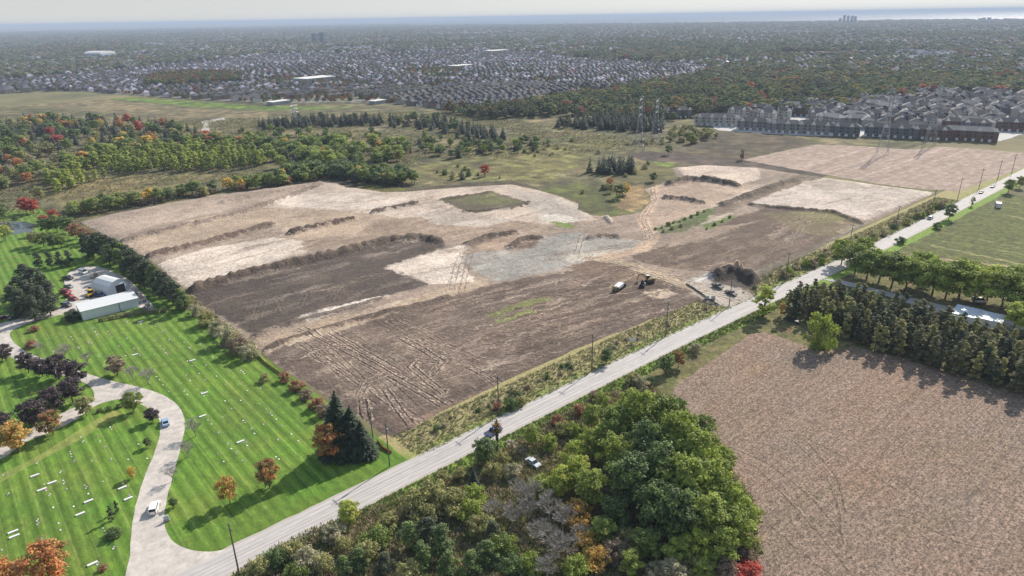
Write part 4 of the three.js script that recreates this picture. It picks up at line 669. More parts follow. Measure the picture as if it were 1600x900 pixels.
// bushes on the green banks inside the site
reseed(249);
[[1024, 360], [1034, 358], [1044, 354], [1052, 350], [1062, 348], [1070, 344], [1080, 341], [1090, 337], [1100, 333], [1036, 364], [1050, 360], [1064, 356], [1104, 360], [1116, 354], [1128, 349], [1140, 342]].forEach(([px, py], i) => { const p = spot(px, py), o = plant('shrub', pick(['deep', 'green', 'olive', 'ygreen']), p.x, p.z, R(1, 2), 'low green bush on the grassy bank inside the dug site, ' + ORD[i] + ' along the bank', 'bushes on the grassy bank', 1, 0.9); o.position.y = Math.max(0, siteHeight(p.x, p.z)); });
// verge bushes along the site fence and ditch
reseed(250);
for (let i = 0; i < 120; i++) { const x = R(48, 440), z = -R(10.5, 15.5) + roadMid(x) + 1.8; plant('shrub', pick(['grey', 'olive', 'brown', 'grey', 'grey', 'brown', 'deep']), x, z, R(0.5, 1.5), 'low weedy bush in the ditch strip between road and dug site', 'bushes of the ditch strip', 1, R(0.8, 1.1)); }
for (let i = 0; i < 30; i++) { const x = R(230, 420), z = -R(7, 11) + roadMid(x) + 1.8; plant('shrub', pick(['olive', 'deep', 'ygreen', 'brown']), x, z, R(2, 4), 'roadside bush between the far road and the dug site', 'bushes beside the far road', 1, R(0.7, 0.9)); }

const nearWoodOutline = spots([[690, 176], [790, 170], [865, 160], [965, 146], [1080, 130], [1300, 122], [1620, 120], [1620, 148], [1440, 150], [1390, 168], [1260, 182], [1100, 182], [1050, 190], [980, 186], [870, 182], [760, 188]]);
// ---------------------------------------------------------------- vegetation nobody could count
{
  reseed(260);
  const tuft = (() => { const c = new Crown(); for (let i = 0; i < 12; i++) { const a = R(0, 6.28), r = R(0, 0.5); c.spray(Math.cos(a) * r, -0.05, Math.sin(a) * r, Math.cos(a) * 0.5, 1, Math.sin(a) * 0.5, R(0.5, 1.1), 0.14, R(0.7, 1.2), rnd()); } const g = new THREE.BufferGeometry(); g.setAttribute('position', new THREE.Float32BufferAttribute(c.p, 3)); const col = new Float32Array(c.p.length); for (let i = 0; i < c.t.length; i++) col[i * 3] = col[i * 3 + 1] = col[i * 3 + 2] = c.t[i]; g.setAttribute('color', new THREE.BufferAttribute(col, 3)); g.computeVertexNormals(); return g; })();
  const weeds = [[0.27, 0.26, 0.1], [0.4, 0.33, 0.19], [0.22, 0.25, 0.065], [0.34, 0.25, 0.15], [0.46, 0.39, 0.25], [0.25, 0.29, 0.06], [0.2, 0.19, 0.08]];
  const m = [], c = [], tone = (l) => { const k = R(0.75, 1.2); return pick(l).map((v) => v * k); };
  scatter(spots([[360, 900], [430, 855], [540, 806], [640, 776], [740, 728], [850, 664], [930, 622], [1010, 596], [1040, 622], [1090, 660], [1130, 715], [1176, 780], [1184, 850], [1170, 920], [1100, 980], [400, 960]]), 0.85, (x, z) => { m.push([x, 0.04, z, R(0, 6), R(0.5, 1.5), R(0.4, 1.5)]); c.push(tone(weeds)); }, 16000);
  stuff('undergrowth', tuft, farLeafMat, m, c, 'brown and green weeds covering the floor of the foreground wood', 'undergrowth');
  const m2 = [], c2 = [];
  for (let i = 0; i < 15000; i++) { const x = R(44, 440), w = rnd(), z = roadMid(x) + 1.8 - (w < 0.75 ? R(8.5, 19) : R(5.2, 9)); m2.push([x, 0.04, z, R(0, 6), R(0.25, 0.8), R(0.15, w < 0.75 ? 0.6 : 0.3)]); c2.push(tone(w < 0.7 ? [[0.26, 0.27, 0.1], [0.36, 0.33, 0.19], [0.22, 0.28, 0.07], [0.42, 0.38, 0.25], [0.26, 0.23, 0.16]] : [[0.14, 0.21, 0.035], [0.18, 0.22, 0.05]])); }
  for (let i = 0; i < 5000; i++) { const x = R(0, 230), z = roadMid(x) + R(4.6, 9); m2.push([x, 0.04, z, R(0, 6), R(0.2, 0.7), R(0.15, 0.6)]); c2.push(tone([[0.13, 0.2, 0.035], [0.17, 0.2, 0.05], [0.22, 0.2, 0.09]])); }
  stuff('verge_grass', tuft, farLeafMat, m2, c2, 'rough green and straw grass on the road verges and ditch strip', 'grass');
  const m4 = [], c4 = [], stub = spots([[1180, 530], [1257, 546], [1329, 550], [1473, 586], [1620, 632], [1700, 760], [1700, 1000], [1180, 960], [1176, 905], [1184, 840], [1172, 770], [1134, 715], [1094, 662], [1044, 624], [1066, 600], [1112, 568]]);
  scatter(stub, 0.9, (x, z) => { const q = Math.round(z / 0.76) * 0.76; m4.push([x, 0.09, q + R(-0.1, 0.1), R(0, 6), R(0.14, 0.36), R(0.08, 0.22)]); const k = R(0.7, 1.15), t = noise(x * 0.08, z * 0.08) > 0.72 && rnd() < 0.5 ? [0.2, 0.2, 0.08] : pick([[0.42, 0.32, 0.25], [0.35, 0.27, 0.21], [0.48, 0.38, 0.3], [0.29, 0.22, 0.17]]); c4.push(t.map((v) => v * k)); }, 26000);
  stuff('crop_stubble', tuft, farLeafMat, m4, c4, 'short brown crop stubble over the near harvested field', 'stubble');
  const m3 = [], c3 = [];
  scatter([[-60, -345], [230, -345], [480, -240], [480, -600], [200, -760], [-60, -760]], 3.4, (x, z) => { if (signedDist(siteOutline, x, z) < -2 && !inside(siteOutline, x, z) && noise(x * 0.05, z * 0.05) > 0.3) { m3.push([x, 0.02, z, R(0, 6), R(0.8, 2.6), R(0.4, 1.5)]); c3.push(tone(weeds)); } }, 20000);
  stuff('meadow_grass', tuft, farLeafMat, m3, c3, 'tussocks of rough grass over the meadow beyond the site', 'grass');
  // far woods: lumpy crowns
  const far = (kind, v) => { reseed(900 + v); const g = crownShape(kind, v, 2, 'plain'); return g; };
  const broadFar = far('broad', 0), spruceFar = far('spruce', 1);
  reseed(270);
  const greens = [[0.1, 0.125, 0.04], [0.14, 0.15, 0.045], [0.075, 0.1, 0.035], [0.18, 0.17, 0.055], [0.09, 0.115, 0.05]], autumn = [[0.3, 0.11, 0.05], [0.26, 0.19, 0.05], [0.24, 0.07, 0.045], [0.2, 0.13, 0.05]];
  const nearWood = nearWoodOutline;
  let M = [], C = [];
  scatter(nearWood, 10.5, (x, z) => { const big = R(0.7, 1.5); M.push([x, 0, z, R(0, 6), big * 1.2, big * R(0.8, 1.05)]); const k = 0.75 + 0.9 * noise(x * 0.02, z * 0.02); C.push(tone(rnd() < 0.07 ? autumn : greens).map((v) => v * k)); }, 14000);
  stuff('distant_wood', broadFar, farLeafMat, M, C, 'green and rust wood behind the grey terraced houses', 'wood');
  M = []; C = [];
  scatter(spots([[228, 136], [240, 122], [300, 116], [372, 118], [376, 130], [300, 134]]), 9, (x, z) => { M.push([x, 0, z, R(0, 6), R(1, 1.5), R(0.9, 1.4)]); C.push(tone(rnd() < 0.3 ? autumn : greens)); });
  stuff('wooded_knoll', broadFar, farLeafMat, M, C, 'wooded knoll with orange trees inside the suburb', 'wood');
  // trees far out to the horizon: every copy stands for a clump, larger the farther it is
  M = []; C = [];
  const camX = STATION.x, camZ = STATION.z, f0 = Math.atan2(-Math.cos(-40.65 * D), -Math.sin(-40.65 * D));
  const openLand = spots([[-90, 138], [130, 141], [420, 158], [600, 156], [720, 168], [720, 200], [-90, 200]]);
  const shoreLine = spots([[640, 39.6], [800, 38.6], [1000, 37.0], [1200, 34.6], [1400, 31.4], [1600, 30.0], [1700, 28.6]]);
  for (let i = 0; i < 38000; i++) {
    const r = 1050 * Math.pow(14, rnd()), a = f0 + R(-0.72, 0.72), x = camX + Math.cos(a) * r, z = camZ + Math.sin(a) * r;
    if (inside(suburb, x, z) || inside(town, x, z) || inside(openLand, x, z) || r < 1150 && noise(x * 0.01, z * 0.01) > 0.2) continue;
    if (r > 6000) { let wet = false; const sr = Math.atan2(z - camZ, x - camX); for (let k = 0; k + 1 < shoreLine.length; k++) { const a0 = Math.atan2(shoreLine[k][1] - camZ, shoreLine[k][0] - camX), a1 = Math.atan2(shoreLine[k + 1][1] - camZ, shoreLine[k + 1][0] - camX); if (sr >= a0 && sr <= a1) { const t = (sr - a0) / (a1 - a0), d0 = Math.hypot(shoreLine[k][0] - camX, shoreLine[k][1] - camZ), d1 = Math.hypot(shoreLine[k + 1][0] - camX, shoreLine[k + 1][1] - camZ); wet = r > (d0 + (d1 - d0) * t) * 0.98; } } if (wet) continue; }
    if (noise(x * 0.0016 + 3, z * 0.0016) < 0.2 && noise(x * 0.006, z * 0.006) < 0.5) continue;
    const s = R(0.8, 1.4) * (1 + r / 3200); M.push([x, 0, z, R(0, 6), s * 1.5, Math.min(s, R(0.9, 1.5))]); C.push(tone(rnd() < 0.06 ? autumn : greens));
  }
  stuff('far_woodland', broadFar, farLeafMat, M, C, 'hazy green woodland running out to the horizon', 'wood');
  // street trees among the houses
  M = []; C = [];
  scatter(suburb, 14, (x, z) => { M.push([x, 0, z, R(0, 6), R(0.45, 1), R(0.45, 0.9)]); C.push(tone(rnd() < 0.25 ? autumn : greens)); }, 26000);
  stuff('street_trees', broadFar, farLeafMat, M, C, 'small green and red trees between the suburb houses', 'trees');
}

// ---------------------------------------------------------------- houses
const wallTones = [matte(0.42, 0.37, 0.33), matte(0.26, 0.16, 0.13), matte(0.6, 0.57, 0.53), matte(0.32, 0.26, 0.23), matte(0.22, 0.18, 0.17)], roofTones = [matte(0.065, 0.067, 0.078), matte(0.085, 0.078, 0.078), matte(0.12, 0.115, 0.12), matte(0.05, 0.053, 0.065)];
const glassDark = matte(0.04, 0.05, 0.06, 0.2), whitePaint = matte(0.75, 0.74, 0.71, 0.6);
const hip = (w, d, y, h, k) => { const f = new Faces(), a = w / 2 + 0.5, b = d / 2 + 0.5, r = Math.max(0, a - b * k); f.quad([-a, y, b], [a, y, b], [r, y + h, 0], [-r, y + h, 0]).quad([a, y, -b], [-a, y, -b], [-r, y + h, 0], [r, y + h, 0]).tri([a, y, b], [a, y, -b], [r, y + h, 0]).tri([-a, y, -b], [-a, y, b], [-r, y + h, 0]).quad([-a, y, -b], [a, y, -b], [a, y, b], [-a, y, b]); return f; };
const gablet = (f, cx, y, zf, w, h, depth, bare) => { if (!bare) f.tri([cx - w / 2, y, zf], [cx + w / 2, y, zf], [cx, y + h, zf]); f.quad([cx - w / 2, y, zf], [cx, y + h, zf], [cx, y + h, zf - depth], [cx - w / 2, y, zf - depth]).quad([cx, y + h, zf], [cx + w / 2, y, zf], [cx + w / 2, y, zf - depth], [cx, y + h, zf - depth]); return f; };
{
  reseed(301);
  const wallG = [new Faces().box(0, 2.9, 0, 10.5, 5.8, 12).box(3, 1.5, 7, 4.5, 3, 2.5).geo(), new Faces().box(0, 3.1, 0, 9, 6.2, 14).box(-2.4, 3.2, 7.3, 3.6, 6.4, 1).geo()];
  const roofG = [gablet(hip(10.5, 12, 5.8, 3.4, 0.8), 3, 3, 8.4, 5, 2, 2.4).geo(), gablet(hip(9, 14, 6.2, 3.6, 0.6), -2.4, 6.3, 8.0, 4.2, 2.4, 5).geo()];
  const doorG = new Faces().box(3, 1.2, 8.3, 3.6, 2.3, 0.12).geo(), winG = new Faces().box(-2.6, 1.7, 6.06, 2.4, 1.6, 0.12).box(-2.6, 4.4, 6.06, 2, 1.4, 0.12).box(2.4, 4.4, 6.06, 2, 1.4, 0.12).geo();
  // streets bend gently: rows back to back, every house facing its street
  const all = [], b = bbox(suburb);
  const hole = [[[455, 126], [520, 124], [545, 130], [470, 134]], [[625, 112], [725, 106], [725, 116], [640, 118]], [[228, 138], [240, 120], [374, 114], [378, 132]], [[400, 156], [600, 154], [620, 166], [420, 168]], [[410, 124], [470, 122], [470, 130], [410, 132]]].map(spots);
  for (let z = b[2], row = 0; z < b[3]; z += row % 2 ? 31 : 25, row++) for (let x = b[0]; x < b[1]; x += 13.5) {
    const X = x + 70 * (noise(x * 0.0022, z * 0.0022) - 0.5) * 2 + R(-1, 1), Z = z + 110 * (noise(x * 0.0026 + 40, z * 0.0026) - 0.5) * 2 + R(-1, 1);
    if (!inside(suburb, X, Z) || hole.some((p) => inside(p, X, Z)) || noise(x * 0.012, z * 0.012) < 0.13) continue;
    all.push([X, Z, (row % 2 ? 0 : Math.PI) + (noise(X * 0.004, Z * 0.004) < 0.45 ? Math.PI / 2 : 0) + R(-0.12, 0.12), Math.hypot(X - STATION.x, Z - STATION.z)]);
  }
  all.sort((p, q) => p[3] - q[3]);
  const G = 'houses of the suburb';
  all.slice(0, 290).forEach(([x, z, a]) => { const v = rnd() < 0.5 ? 0 : 1, wi = Math.floor(R(0, 5)), o = thing('suburban_house', ['pale tan', 'red-brown brick', 'whitish', 'tan brick', 'dark brick'][wi] + ' detached house at the near edge of the far suburb', 'house', x, z, a, G + ', ' + wi, 0.2); part('wall', wallG[v], wallTones[wi], o); part('roof', roofG[v], pick(roofTones), o); if (!v) { part('garage_door', doorG, whitePaint, o); } });
  const far = new Faces(), W = [1, 0.9, 0.82], Rf = [0.42, 0.42, 0.46];
  far.box(0, 2.9, 0, 10.5, 5.8, 12, 0, W).box(3, 1.5, 7, 4.5, 3, 2.5, 0, W); const hr = hip(10.5, 12, 5.8, 3.6, 0.7); for (let i = 0; i < hr.p.length; i += 9) far.tri(hr.p.slice(i, i + 3), hr.p.slice(i + 3, i + 6), hr.p.slice(i + 6, i + 9), Rf);
  const fg = far.geo(), M = [], C = [];
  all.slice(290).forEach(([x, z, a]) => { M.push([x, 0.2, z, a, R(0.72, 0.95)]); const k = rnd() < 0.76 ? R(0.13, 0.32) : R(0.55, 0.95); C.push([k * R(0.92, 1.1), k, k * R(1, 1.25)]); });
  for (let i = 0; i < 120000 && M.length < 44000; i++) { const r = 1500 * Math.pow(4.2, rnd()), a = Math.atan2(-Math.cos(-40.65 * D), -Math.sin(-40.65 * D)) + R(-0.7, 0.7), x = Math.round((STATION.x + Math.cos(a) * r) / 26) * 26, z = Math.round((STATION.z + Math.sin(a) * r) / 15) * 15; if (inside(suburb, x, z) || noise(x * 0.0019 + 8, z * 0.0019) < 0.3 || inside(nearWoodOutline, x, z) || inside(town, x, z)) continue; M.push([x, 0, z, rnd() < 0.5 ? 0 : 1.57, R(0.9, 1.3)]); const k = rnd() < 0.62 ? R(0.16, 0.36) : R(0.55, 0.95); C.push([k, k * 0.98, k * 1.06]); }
  stuff('distant_houses', fg, new THREE.MeshStandardMaterial({ color: 0xffffff, vertexColors: true, roughness: 0.9 }), M, C, 'rows of grey-roofed houses filling the far suburbs', 'houses');
}
{ // terraced blocks on the right
  reseed(311);
  const winFaces = (L, d, n) => { const f = new Faces(); for (let i = 0; i < n; i++) for (const y of [1.6, 4.6, 7.4]) for (const s of [-1, 1]) f.box(-L / 2 + (i + 0.5) * L / n - 0.9, y, s * (d / 2 + 0.05), 1.5, 1.6, 0.12).box(-L / 2 + (i + 0.5) * L / n + 1.2, y, s * (d / 2 + 0.05), 1.1, 1.6, 0.12); return f.geo(); };
  const made = {};
  function block(x, z, turn, n, wall, label) {
    const key = n; if (!made[key]) { const L = n * 6.2, d = 11, roof = hip(L, d, 9, 3.4, 1); for (let i = 0; i < n; i += 2) { gablet(roof, -L / 2 + (i + 0.8) * 6.2, 9, d / 2 + 0.7, 4.6, 3.1, 5, true); } const wl = new Faces().box(0, 4.5, 0, L, 9, d); for (let i = 0; i < n; i += 2) wl.box(-L / 2 + (i + 0.8) * 6.2, 4.4, d / 2 + 0.3, 4, 8.8, 0.7); const trim = new Faces(); for (let i = 0; i < n; i += 2) { const cx = -L / 2 + (i + 0.8) * 6.2; trim.tri([cx - 2.2, 9, d / 2 + 0.68], [cx + 2.2, 9, d / 2 + 0.68], [cx, 11.9, d / 2 + 0.68]).quad([cx - 2.4, 8.9, d / 2 + 0.74], [cx - 2.0, 8.9, d / 2 + 0.74], [cx, 11.7, d / 2 + 0.74], [cx, 12.2, d / 2 + 0.74]).quad([cx + 2.0, 8.9, d / 2 + 0.74], [cx + 2.4, 8.9, d / 2 + 0.74], [cx, 12.2, d / 2 + 0.74], [cx, 11.7, d / 2 + 0.74]); } for (let i = 0; i < n; i++) trim.box(-L / 2 + (i + 0.2) * 6.2, 1.2, d / 2 + 0.08, 2.4, 2.3, 0.1); made[key] = [wl.geo(), roof.geo(), winFaces(L, d, n), trim.geo()]; }
    const o = thing('terraced_house_block', label, 'building', x, z, turn, 'terraced house blocks on the right', 0.2), g = made[key];
    part('wall', g[0], wall, o); part('roof', g[1], pick([roofTones[0], roofTones[3], roofTones[1], roofTones[2], paleRoof]), o); const w = part('windows', g[2], glassDark, o); w.userData.kind = 'stuff'; const t = part('gable_trim', g[3], whitePaint, o); t.userData.kind = 'stuff';
  }
  const paleRoof = matte(0.24, 0.23, 0.23), stone = matte(0.27, 0.255, 0.25), brick = matte(0.17, 0.105, 0.085), slate = matte(0.15, 0.155, 0.175), cream = matte(0.42, 0.4, 0.37);
  const front = (px, py, n, wall, label, turn = 0) => { const p = spot(px, py); block(p.x, p.z, turn, n, wall, label); };
  const TT = Math.PI / 2;
  front(1055, 184, 5, slate, 'small dark terraced block beside the yellow trees, leftmost of the row', -0.65);
  front(1118, 196, 7, cream, 'pale grey terraced block at the left end of the near row', -1.0);
  front(1176, 203, 5, stone, 'grey terraced block with white gables, second in the near row', -1.1);
  front(1226, 207, 5, stone, 'grey terraced block in the middle of the near row', -1.1); front(1272, 209, 6, stone, 'grey terraced block left of the bright open lot', -1.2);
  front(1320, 212, 4, slate, 'short slate-coloured terraced block at the bright open lot', -1.2);
  front(1390, 214, 7, slate, 'dark terraced block right of the bright open lot', -1.2); front(1450, 217, 6, brick, 'brown brick terraced block before the meadow', -1.2); front(1510, 219, 7, brick, 'brown brick terraced block at the right end of the near row', -1.2);
  front(1585, 205, 6, brick, 'brown brick terraced block at the right picture edge', -1.2);
  scatter([[660, -300], [720, -300], [1060, -240], [1060, -50], [730, -70], [690, -130]], 19, (x, z) => { if (!inside(town, x, z)) return; block(x, z, pick([-1.2, 0.37, -1.2, 0.2, 1.2]) + R(-0.1, 0.1), Math.floor(R(2, 5)), pick([stone, brick, slate, cream, cream, stone]), 'terraced block packed among others behind the near row'); }, 200);
}
{ // landmarks in the haze
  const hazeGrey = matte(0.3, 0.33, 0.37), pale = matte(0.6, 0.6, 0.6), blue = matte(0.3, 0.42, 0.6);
  const tower = (px, py, w, d, hgt, mat, label) => { const p = spot(px, py), o = thing('tower_block', label, 'building', p.x, p.z, 0.4); part('wall', new Faces().box(0, hgt / 2, 0, w, hgt, d).geo(), mat, o); part('roof', new Faces().box(0, hgt + 1.5, 0, w * 0.4, 3, d * 0.5).geo(), mat, o); const f = new Faces(); for (let y = 3; y < hgt - 2; y += 6) f.box(0, y, d / 2 + 0.1, w * 0.9, 2.2, 0.3).box(-w / 2 - 0.1, y, 0, 0.3, 2.2, d * 0.9); part('windows', f.geo(), glassDark, o).userData.kind = 'stuff'; };
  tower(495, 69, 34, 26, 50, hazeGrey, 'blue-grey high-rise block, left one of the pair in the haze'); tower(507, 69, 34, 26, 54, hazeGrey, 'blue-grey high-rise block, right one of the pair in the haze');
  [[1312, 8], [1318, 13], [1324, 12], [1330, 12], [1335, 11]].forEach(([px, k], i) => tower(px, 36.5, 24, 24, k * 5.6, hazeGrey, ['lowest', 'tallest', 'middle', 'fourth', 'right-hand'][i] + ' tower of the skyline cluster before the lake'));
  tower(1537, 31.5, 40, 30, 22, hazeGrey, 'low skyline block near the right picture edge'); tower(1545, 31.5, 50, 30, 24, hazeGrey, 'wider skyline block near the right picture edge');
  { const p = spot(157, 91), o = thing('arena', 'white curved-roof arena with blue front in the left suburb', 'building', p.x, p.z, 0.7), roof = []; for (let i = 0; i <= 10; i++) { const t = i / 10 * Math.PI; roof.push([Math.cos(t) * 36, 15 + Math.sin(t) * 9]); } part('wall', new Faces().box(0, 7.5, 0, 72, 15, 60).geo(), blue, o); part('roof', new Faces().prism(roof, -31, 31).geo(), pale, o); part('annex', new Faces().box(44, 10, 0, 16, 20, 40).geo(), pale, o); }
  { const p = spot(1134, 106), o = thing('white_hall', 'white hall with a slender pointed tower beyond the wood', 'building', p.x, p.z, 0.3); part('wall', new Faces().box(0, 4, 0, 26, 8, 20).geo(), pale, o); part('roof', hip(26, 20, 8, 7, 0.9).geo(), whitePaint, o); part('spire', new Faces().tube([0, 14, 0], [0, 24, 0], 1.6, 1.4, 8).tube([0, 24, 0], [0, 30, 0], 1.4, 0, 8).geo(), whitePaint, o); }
  for (const [px, py, w, d, hh, l] of [[492, 128, 70, 40, 8, 'long white flat-roofed school inside the left suburb'], [720, 107, 60, 30, 7, 'white flat-roofed hall beside the green playing field'], [775, 84, 90, 40, 10, 'long pale-blue flat building beyond the middle suburb'], [1160, 107, 40, 24, 6, 'low white building right of the hall with the tower'], [1185, 110, 30, 20, 6, 'small white building at the edge of the wood'], [1328, 98, 80, 30, 8, 'long brownish school beyond the wood on the right'], [100, 52, 90, 40, 10, 'white warehouse near the left horizon'], [118, 51, 70, 40, 10, 'second white warehouse near the left horizon'], [1037, 69, 40, 30, 8, 'bright white flat roof in the far suburb'], [436, 163, 30, 14, 4, 'long pale low building at the near edge of the suburb'], [590, 162, 22, 12, 4, 'small pale building below the red trees of the suburb']]) { const p = spot(px, py), o = thing('flat_building', l, 'building', p.x, p.z, 0.25, undefined, 0.2); part('wall', new Faces().box(0, hh / 2, 0, w, hh, d).geo(), hazeGrey, o); part('roof', new Faces().box(0, hh + 0.4, 0, w + 1, 0.8, d + 1).geo(), whitePaint, o); }
}

// ---------------------------------------------------------------- works yard, sheds
const metalWhite = matte(0.72, 0.76, 0.8, 0.5), metalRoof = matte(0.66, 0.68, 0.68, 0.45), darkGap = matte(0.03, 0.03, 0.035, 0.8), steel = matte(0.35, 0.37, 0.4, 0.5, { metalness: 0.4 });
{
  const o = thing('long_shed', 'long white metal shed with low roof at the end of the cemetery lawn', 'shed', 5.4, -177, 0, undefined, 0.07), L = 20.5, d = 10.5, h = 4;
  for (let i = 0; i < 10; i++) for (const s of [-1, 1]) part('wall_panel', new Faces().box(-L / 2 + (i + 0.5) * L / 10, h / 2, s * d / 2, L / 10 - 0.05, h, 0.14).geo(), metalWhite, o);
  part('wall', new Faces().prism([[-d / 2 + 0.1, 0], [d / 2 - 0.1, 0], [d / 2 - 0.1, h], [0, h + 0.9], [-d / 2 + 0.1, h]], -L / 2, L / 2).geo().rotateY(Math.PI / 2), metalWhite, o);
  for (const s of [-1, 1]) { const f = new Faces(); f.quad([-L / 2 - 0.4, h + 0.02, s * (d / 2 + 0.5)], [L / 2 + 0.4, h + 0.02, s * (d / 2 + 0.5)], [L / 2 + 0.4, h + 1.12, 0], [-L / 2 - 0.4, h + 1.12, 0]).quad([-L / 2 - 0.4, h - 0.1, s * (d / 2 + 0.5)], [L / 2 + 0.4, h - 0.1, s * (d / 2 + 0.5)], [L / 2 + 0.4, h + 0.02, s * (d / 2 + 0.5)], [-L / 2 - 0.4, h + 0.02, s * (d / 2 + 0.5)]); part('roof', f.geo(), metalRoof, o); }
  part('downpipe', new Faces().box(3.2, h / 2, d / 2 + 0.15, 0.2, h, 0.15).geo(), darkGap, o); part('door', new Faces().box(-6, 1.6, -d / 2 - 0.1, 3.4, 3.2, 0.1).geo(), darkGap, o);
}
{
  const o = thing('arched_barn', 'pale round-roofed metal barn with dark open door in the works yard', 'barn', 11.5, -199.5, 0.35, undefined, 0.13), pr = [], W = 5.2, L = 12;
  const ring = [[-W, 0], [-W, 2.6], [-W * 0.78, 4.6], [-W * 0.4, 5.9], [0, 6.3], [W * 0.4, 5.9], [W * 0.78, 4.6], [W, 2.6], [W, 0]];
  for (let i = 0; i + 1 < ring.length; i++) { const f = new Faces(), [ax, ay] = ring[i], [bx, by] = ring[i + 1]; f.quad([ax, ay, L / 2], [bx, by, L / 2], [bx, by, -L / 2], [ax, ay, -L / 2]); part('roof_panel', f.geo(), metalRoof, o); }
  const end = [...ring].reverse(); part('gable', new Faces().prism(end.map(([x, y]) => [x * 0.985, y * 0.985]), L / 2 - 0.3, L / 2 - 0.15).geo(), metalWhite, o); part('gable', new Faces().prism(end.map(([x, y]) => [x * 0.985, y * 0.985]), -L / 2 + 0.15, -L / 2 + 0.3).geo(), metalWhite, o);
  part('door', new Faces().box(0.6, 1.9, L / 2 - 0.1, 4, 3.8, 0.1).geo(), darkGap, o); part('door_frame', new Faces().box(-1.55, 2, L / 2 - 0.05, 0.25, 4, 0.12).box(2.75, 2, L / 2 - 0.05, 0.25, 4, 0.12).box(0.6, 4, L / 2 - 0.05, 4.6, 0.25, 0.12).geo(), metalWhite, o);
}
// ---------------------------------------------------------------- vehicles
const tyreMat = matte(0.025, 0.025, 0.025, 0.9), rimMat = matte(0.5, 0.5, 0.5, 0.35, { metalness: 0.6 }), winMat = matte(0.02, 0.025, 0.03, 0.08), lampWhite = matte(0.8, 0.8, 0.78, 0.2), lampRed = matte(0.4, 0.02, 0.02, 0.3);
const paints = {}; const paint = (c) => paints[c] ??= new THREE.MeshPhysicalMaterial({ color: new THREE.Color(c), roughness: 0.35, clearcoat: 1, clearcoatRoughness: 0.08 });
const BODY = {
  sedan: { low: [[-2.25, 0.35], [2.25, 0.35], [2.3, 0.65], [2.1, 0.82], [1.1, 0.95], [-1.7, 0.98], [-2.25, 0.9]], cab: [[-1.75, 0.95], [1.15, 0.95], [0.45, 1.4], [-1.05, 1.42]], roof: [-1.0, 0.4, 1.43], w: 1.8 },
  suv: { low: [[-2.3, 0.4], [2.3, 0.4], [2.35, 0.8], [2.2, 1.0], [1.2, 1.08], [-2.25, 1.1]], cab: [[-2.2, 1.08], [1.2, 1.08], [0.55, 1.66], [-2.0, 1.68]], roof: [-1.95, 0.5, 1.7], w: 1.9 },
  van: { low: [[-2.6, 0.4], [2.6, 0.4], [2.6, 1.0], [1.9, 1.3], [-2.6, 1.3]], cab: [[-2.58, 1.28], [1.95, 1.28], [1.2, 2.05], [-2.5, 2.1]], roof: [-2.48, 1.15, 2.12], w: 2.0 },
  pickup: { low: [[-2.8, 0.5], [2.8, 0.5], [2.85, 0.95], [2.6, 1.12], [1.3, 1.18], [-0.6, 1.18], [-2.8, 1.2]], cab: [[-0.75, 1.16], [1.35, 1.16], [0.75, 1.78], [-0.55, 1.8]], roof: [-0.5, 0.7, 1.82], w: 2.0 },
};
const carGeo = {};
function car(type, color, px, py, qx, qy, label, name = { sedan: 'parked_car', suv: 'sport_utility_car', van: 'van', pickup: 'pickup_truck' }[type], cat = type === 'van' ? 'van' : type === 'pickup' ? 'truck' : 'car', y = 0.12) {
  const p = spot(px, py, y + 0.7), q = spot(qx, qy, y + 0.7), o = thing(name, label, cat, p.x, p.z, Math.atan2(-(q.z - p.z), q.x - p.x), undefined, y), b = BODY[type], w = b.w / 2;
  carGeo[type] ??= { low: new Faces().prism(b.low, -w, w).geo(), cab: new Faces().prism(b.cab, -w + 0.12, w - 0.12).geo(), roof: new Faces().box((b.roof[0] + b.roof[1]) / 2, b.roof[2], 0, b.roof[1] - b.roof[0], 0.07, b.w - 0.3).geo(), pillar: (() => { const f = new Faces(), [a, c, d, e] = b.cab; for (const s of [-1, 1]) f.tube([a[0], a[1], s * (w - 0.13)], [e[0], e[1], s * (w - 0.13)], 0.07, 0.07, 4).tube([c[0], c[1], s * (w - 0.13)], [d[0], d[1], s * (w - 0.13)], 0.06, 0.06, 4).tube([(a[0] + c[0]) / 2, a[1], s * (w - 0.12)], [(e[0] + d[0]) / 2, e[1], s * (w - 0.12)], 0.06, 0.06, 4); return f.geo(); })(), tyre: new THREE.CylinderGeometry(0.36, 0.36, 0.24, 14).rotateX(Math.PI / 2), rim: new THREE.CylinderGeometry(0.21, 0.21, 0.26, 10).rotateX(Math.PI / 2), lamp: new Faces().box(0, 0, 0, 0.12, 0.18, 0.4).geo() };
  const g = carGeo[type], m = paint(color); part('body', g.low, m, o); part('windows', g.cab, winMat, o); part('roof', g.roof, m, o); part('pillars', g.pillar, m, o);
  const L = b.low[1][0], hy = b.low[2][1] - 0.05;
  for (const sx of [-1, 1]) for (const sz of [-1, 1]) { const t = part('wheel', g.tyre, tyreMat, o); t.position.set(sx * L * 0.63, 0.36, sz * (w - 0.08)); part('rim', g.rim, rimMat, t); }
  for (const sz of [-1, 1]) { part('headlight', g.lamp, lampWhite, o).position.set(L, hy, sz * (w - 0.3)); part('taillight', g.lamp, lampRed, o).position.set(-L + 0.0, hy + 0.05, sz * (w - 0.3)); }
  if (type === 'pickup') part('cargo_bed', new Faces().box(-1.75, 1.2, 0, 1.8, 0.06, 1.6).geo(), darkGap, o);
  return o;
}
car('suv', '#f4f4f2', 241, 793, 244, 783, 'white sport utility car driving on the cemetery drive');
car('sedan', '#8fb0cf', 258, 659, 255, 649, 'pale blue car on the bend of the cemetery drive');
car('sedan', '#c4ccd2', 833, 722, 842, 728, 'silver car parked on the track in the foreground wood', undefined, undefined, 0.13);
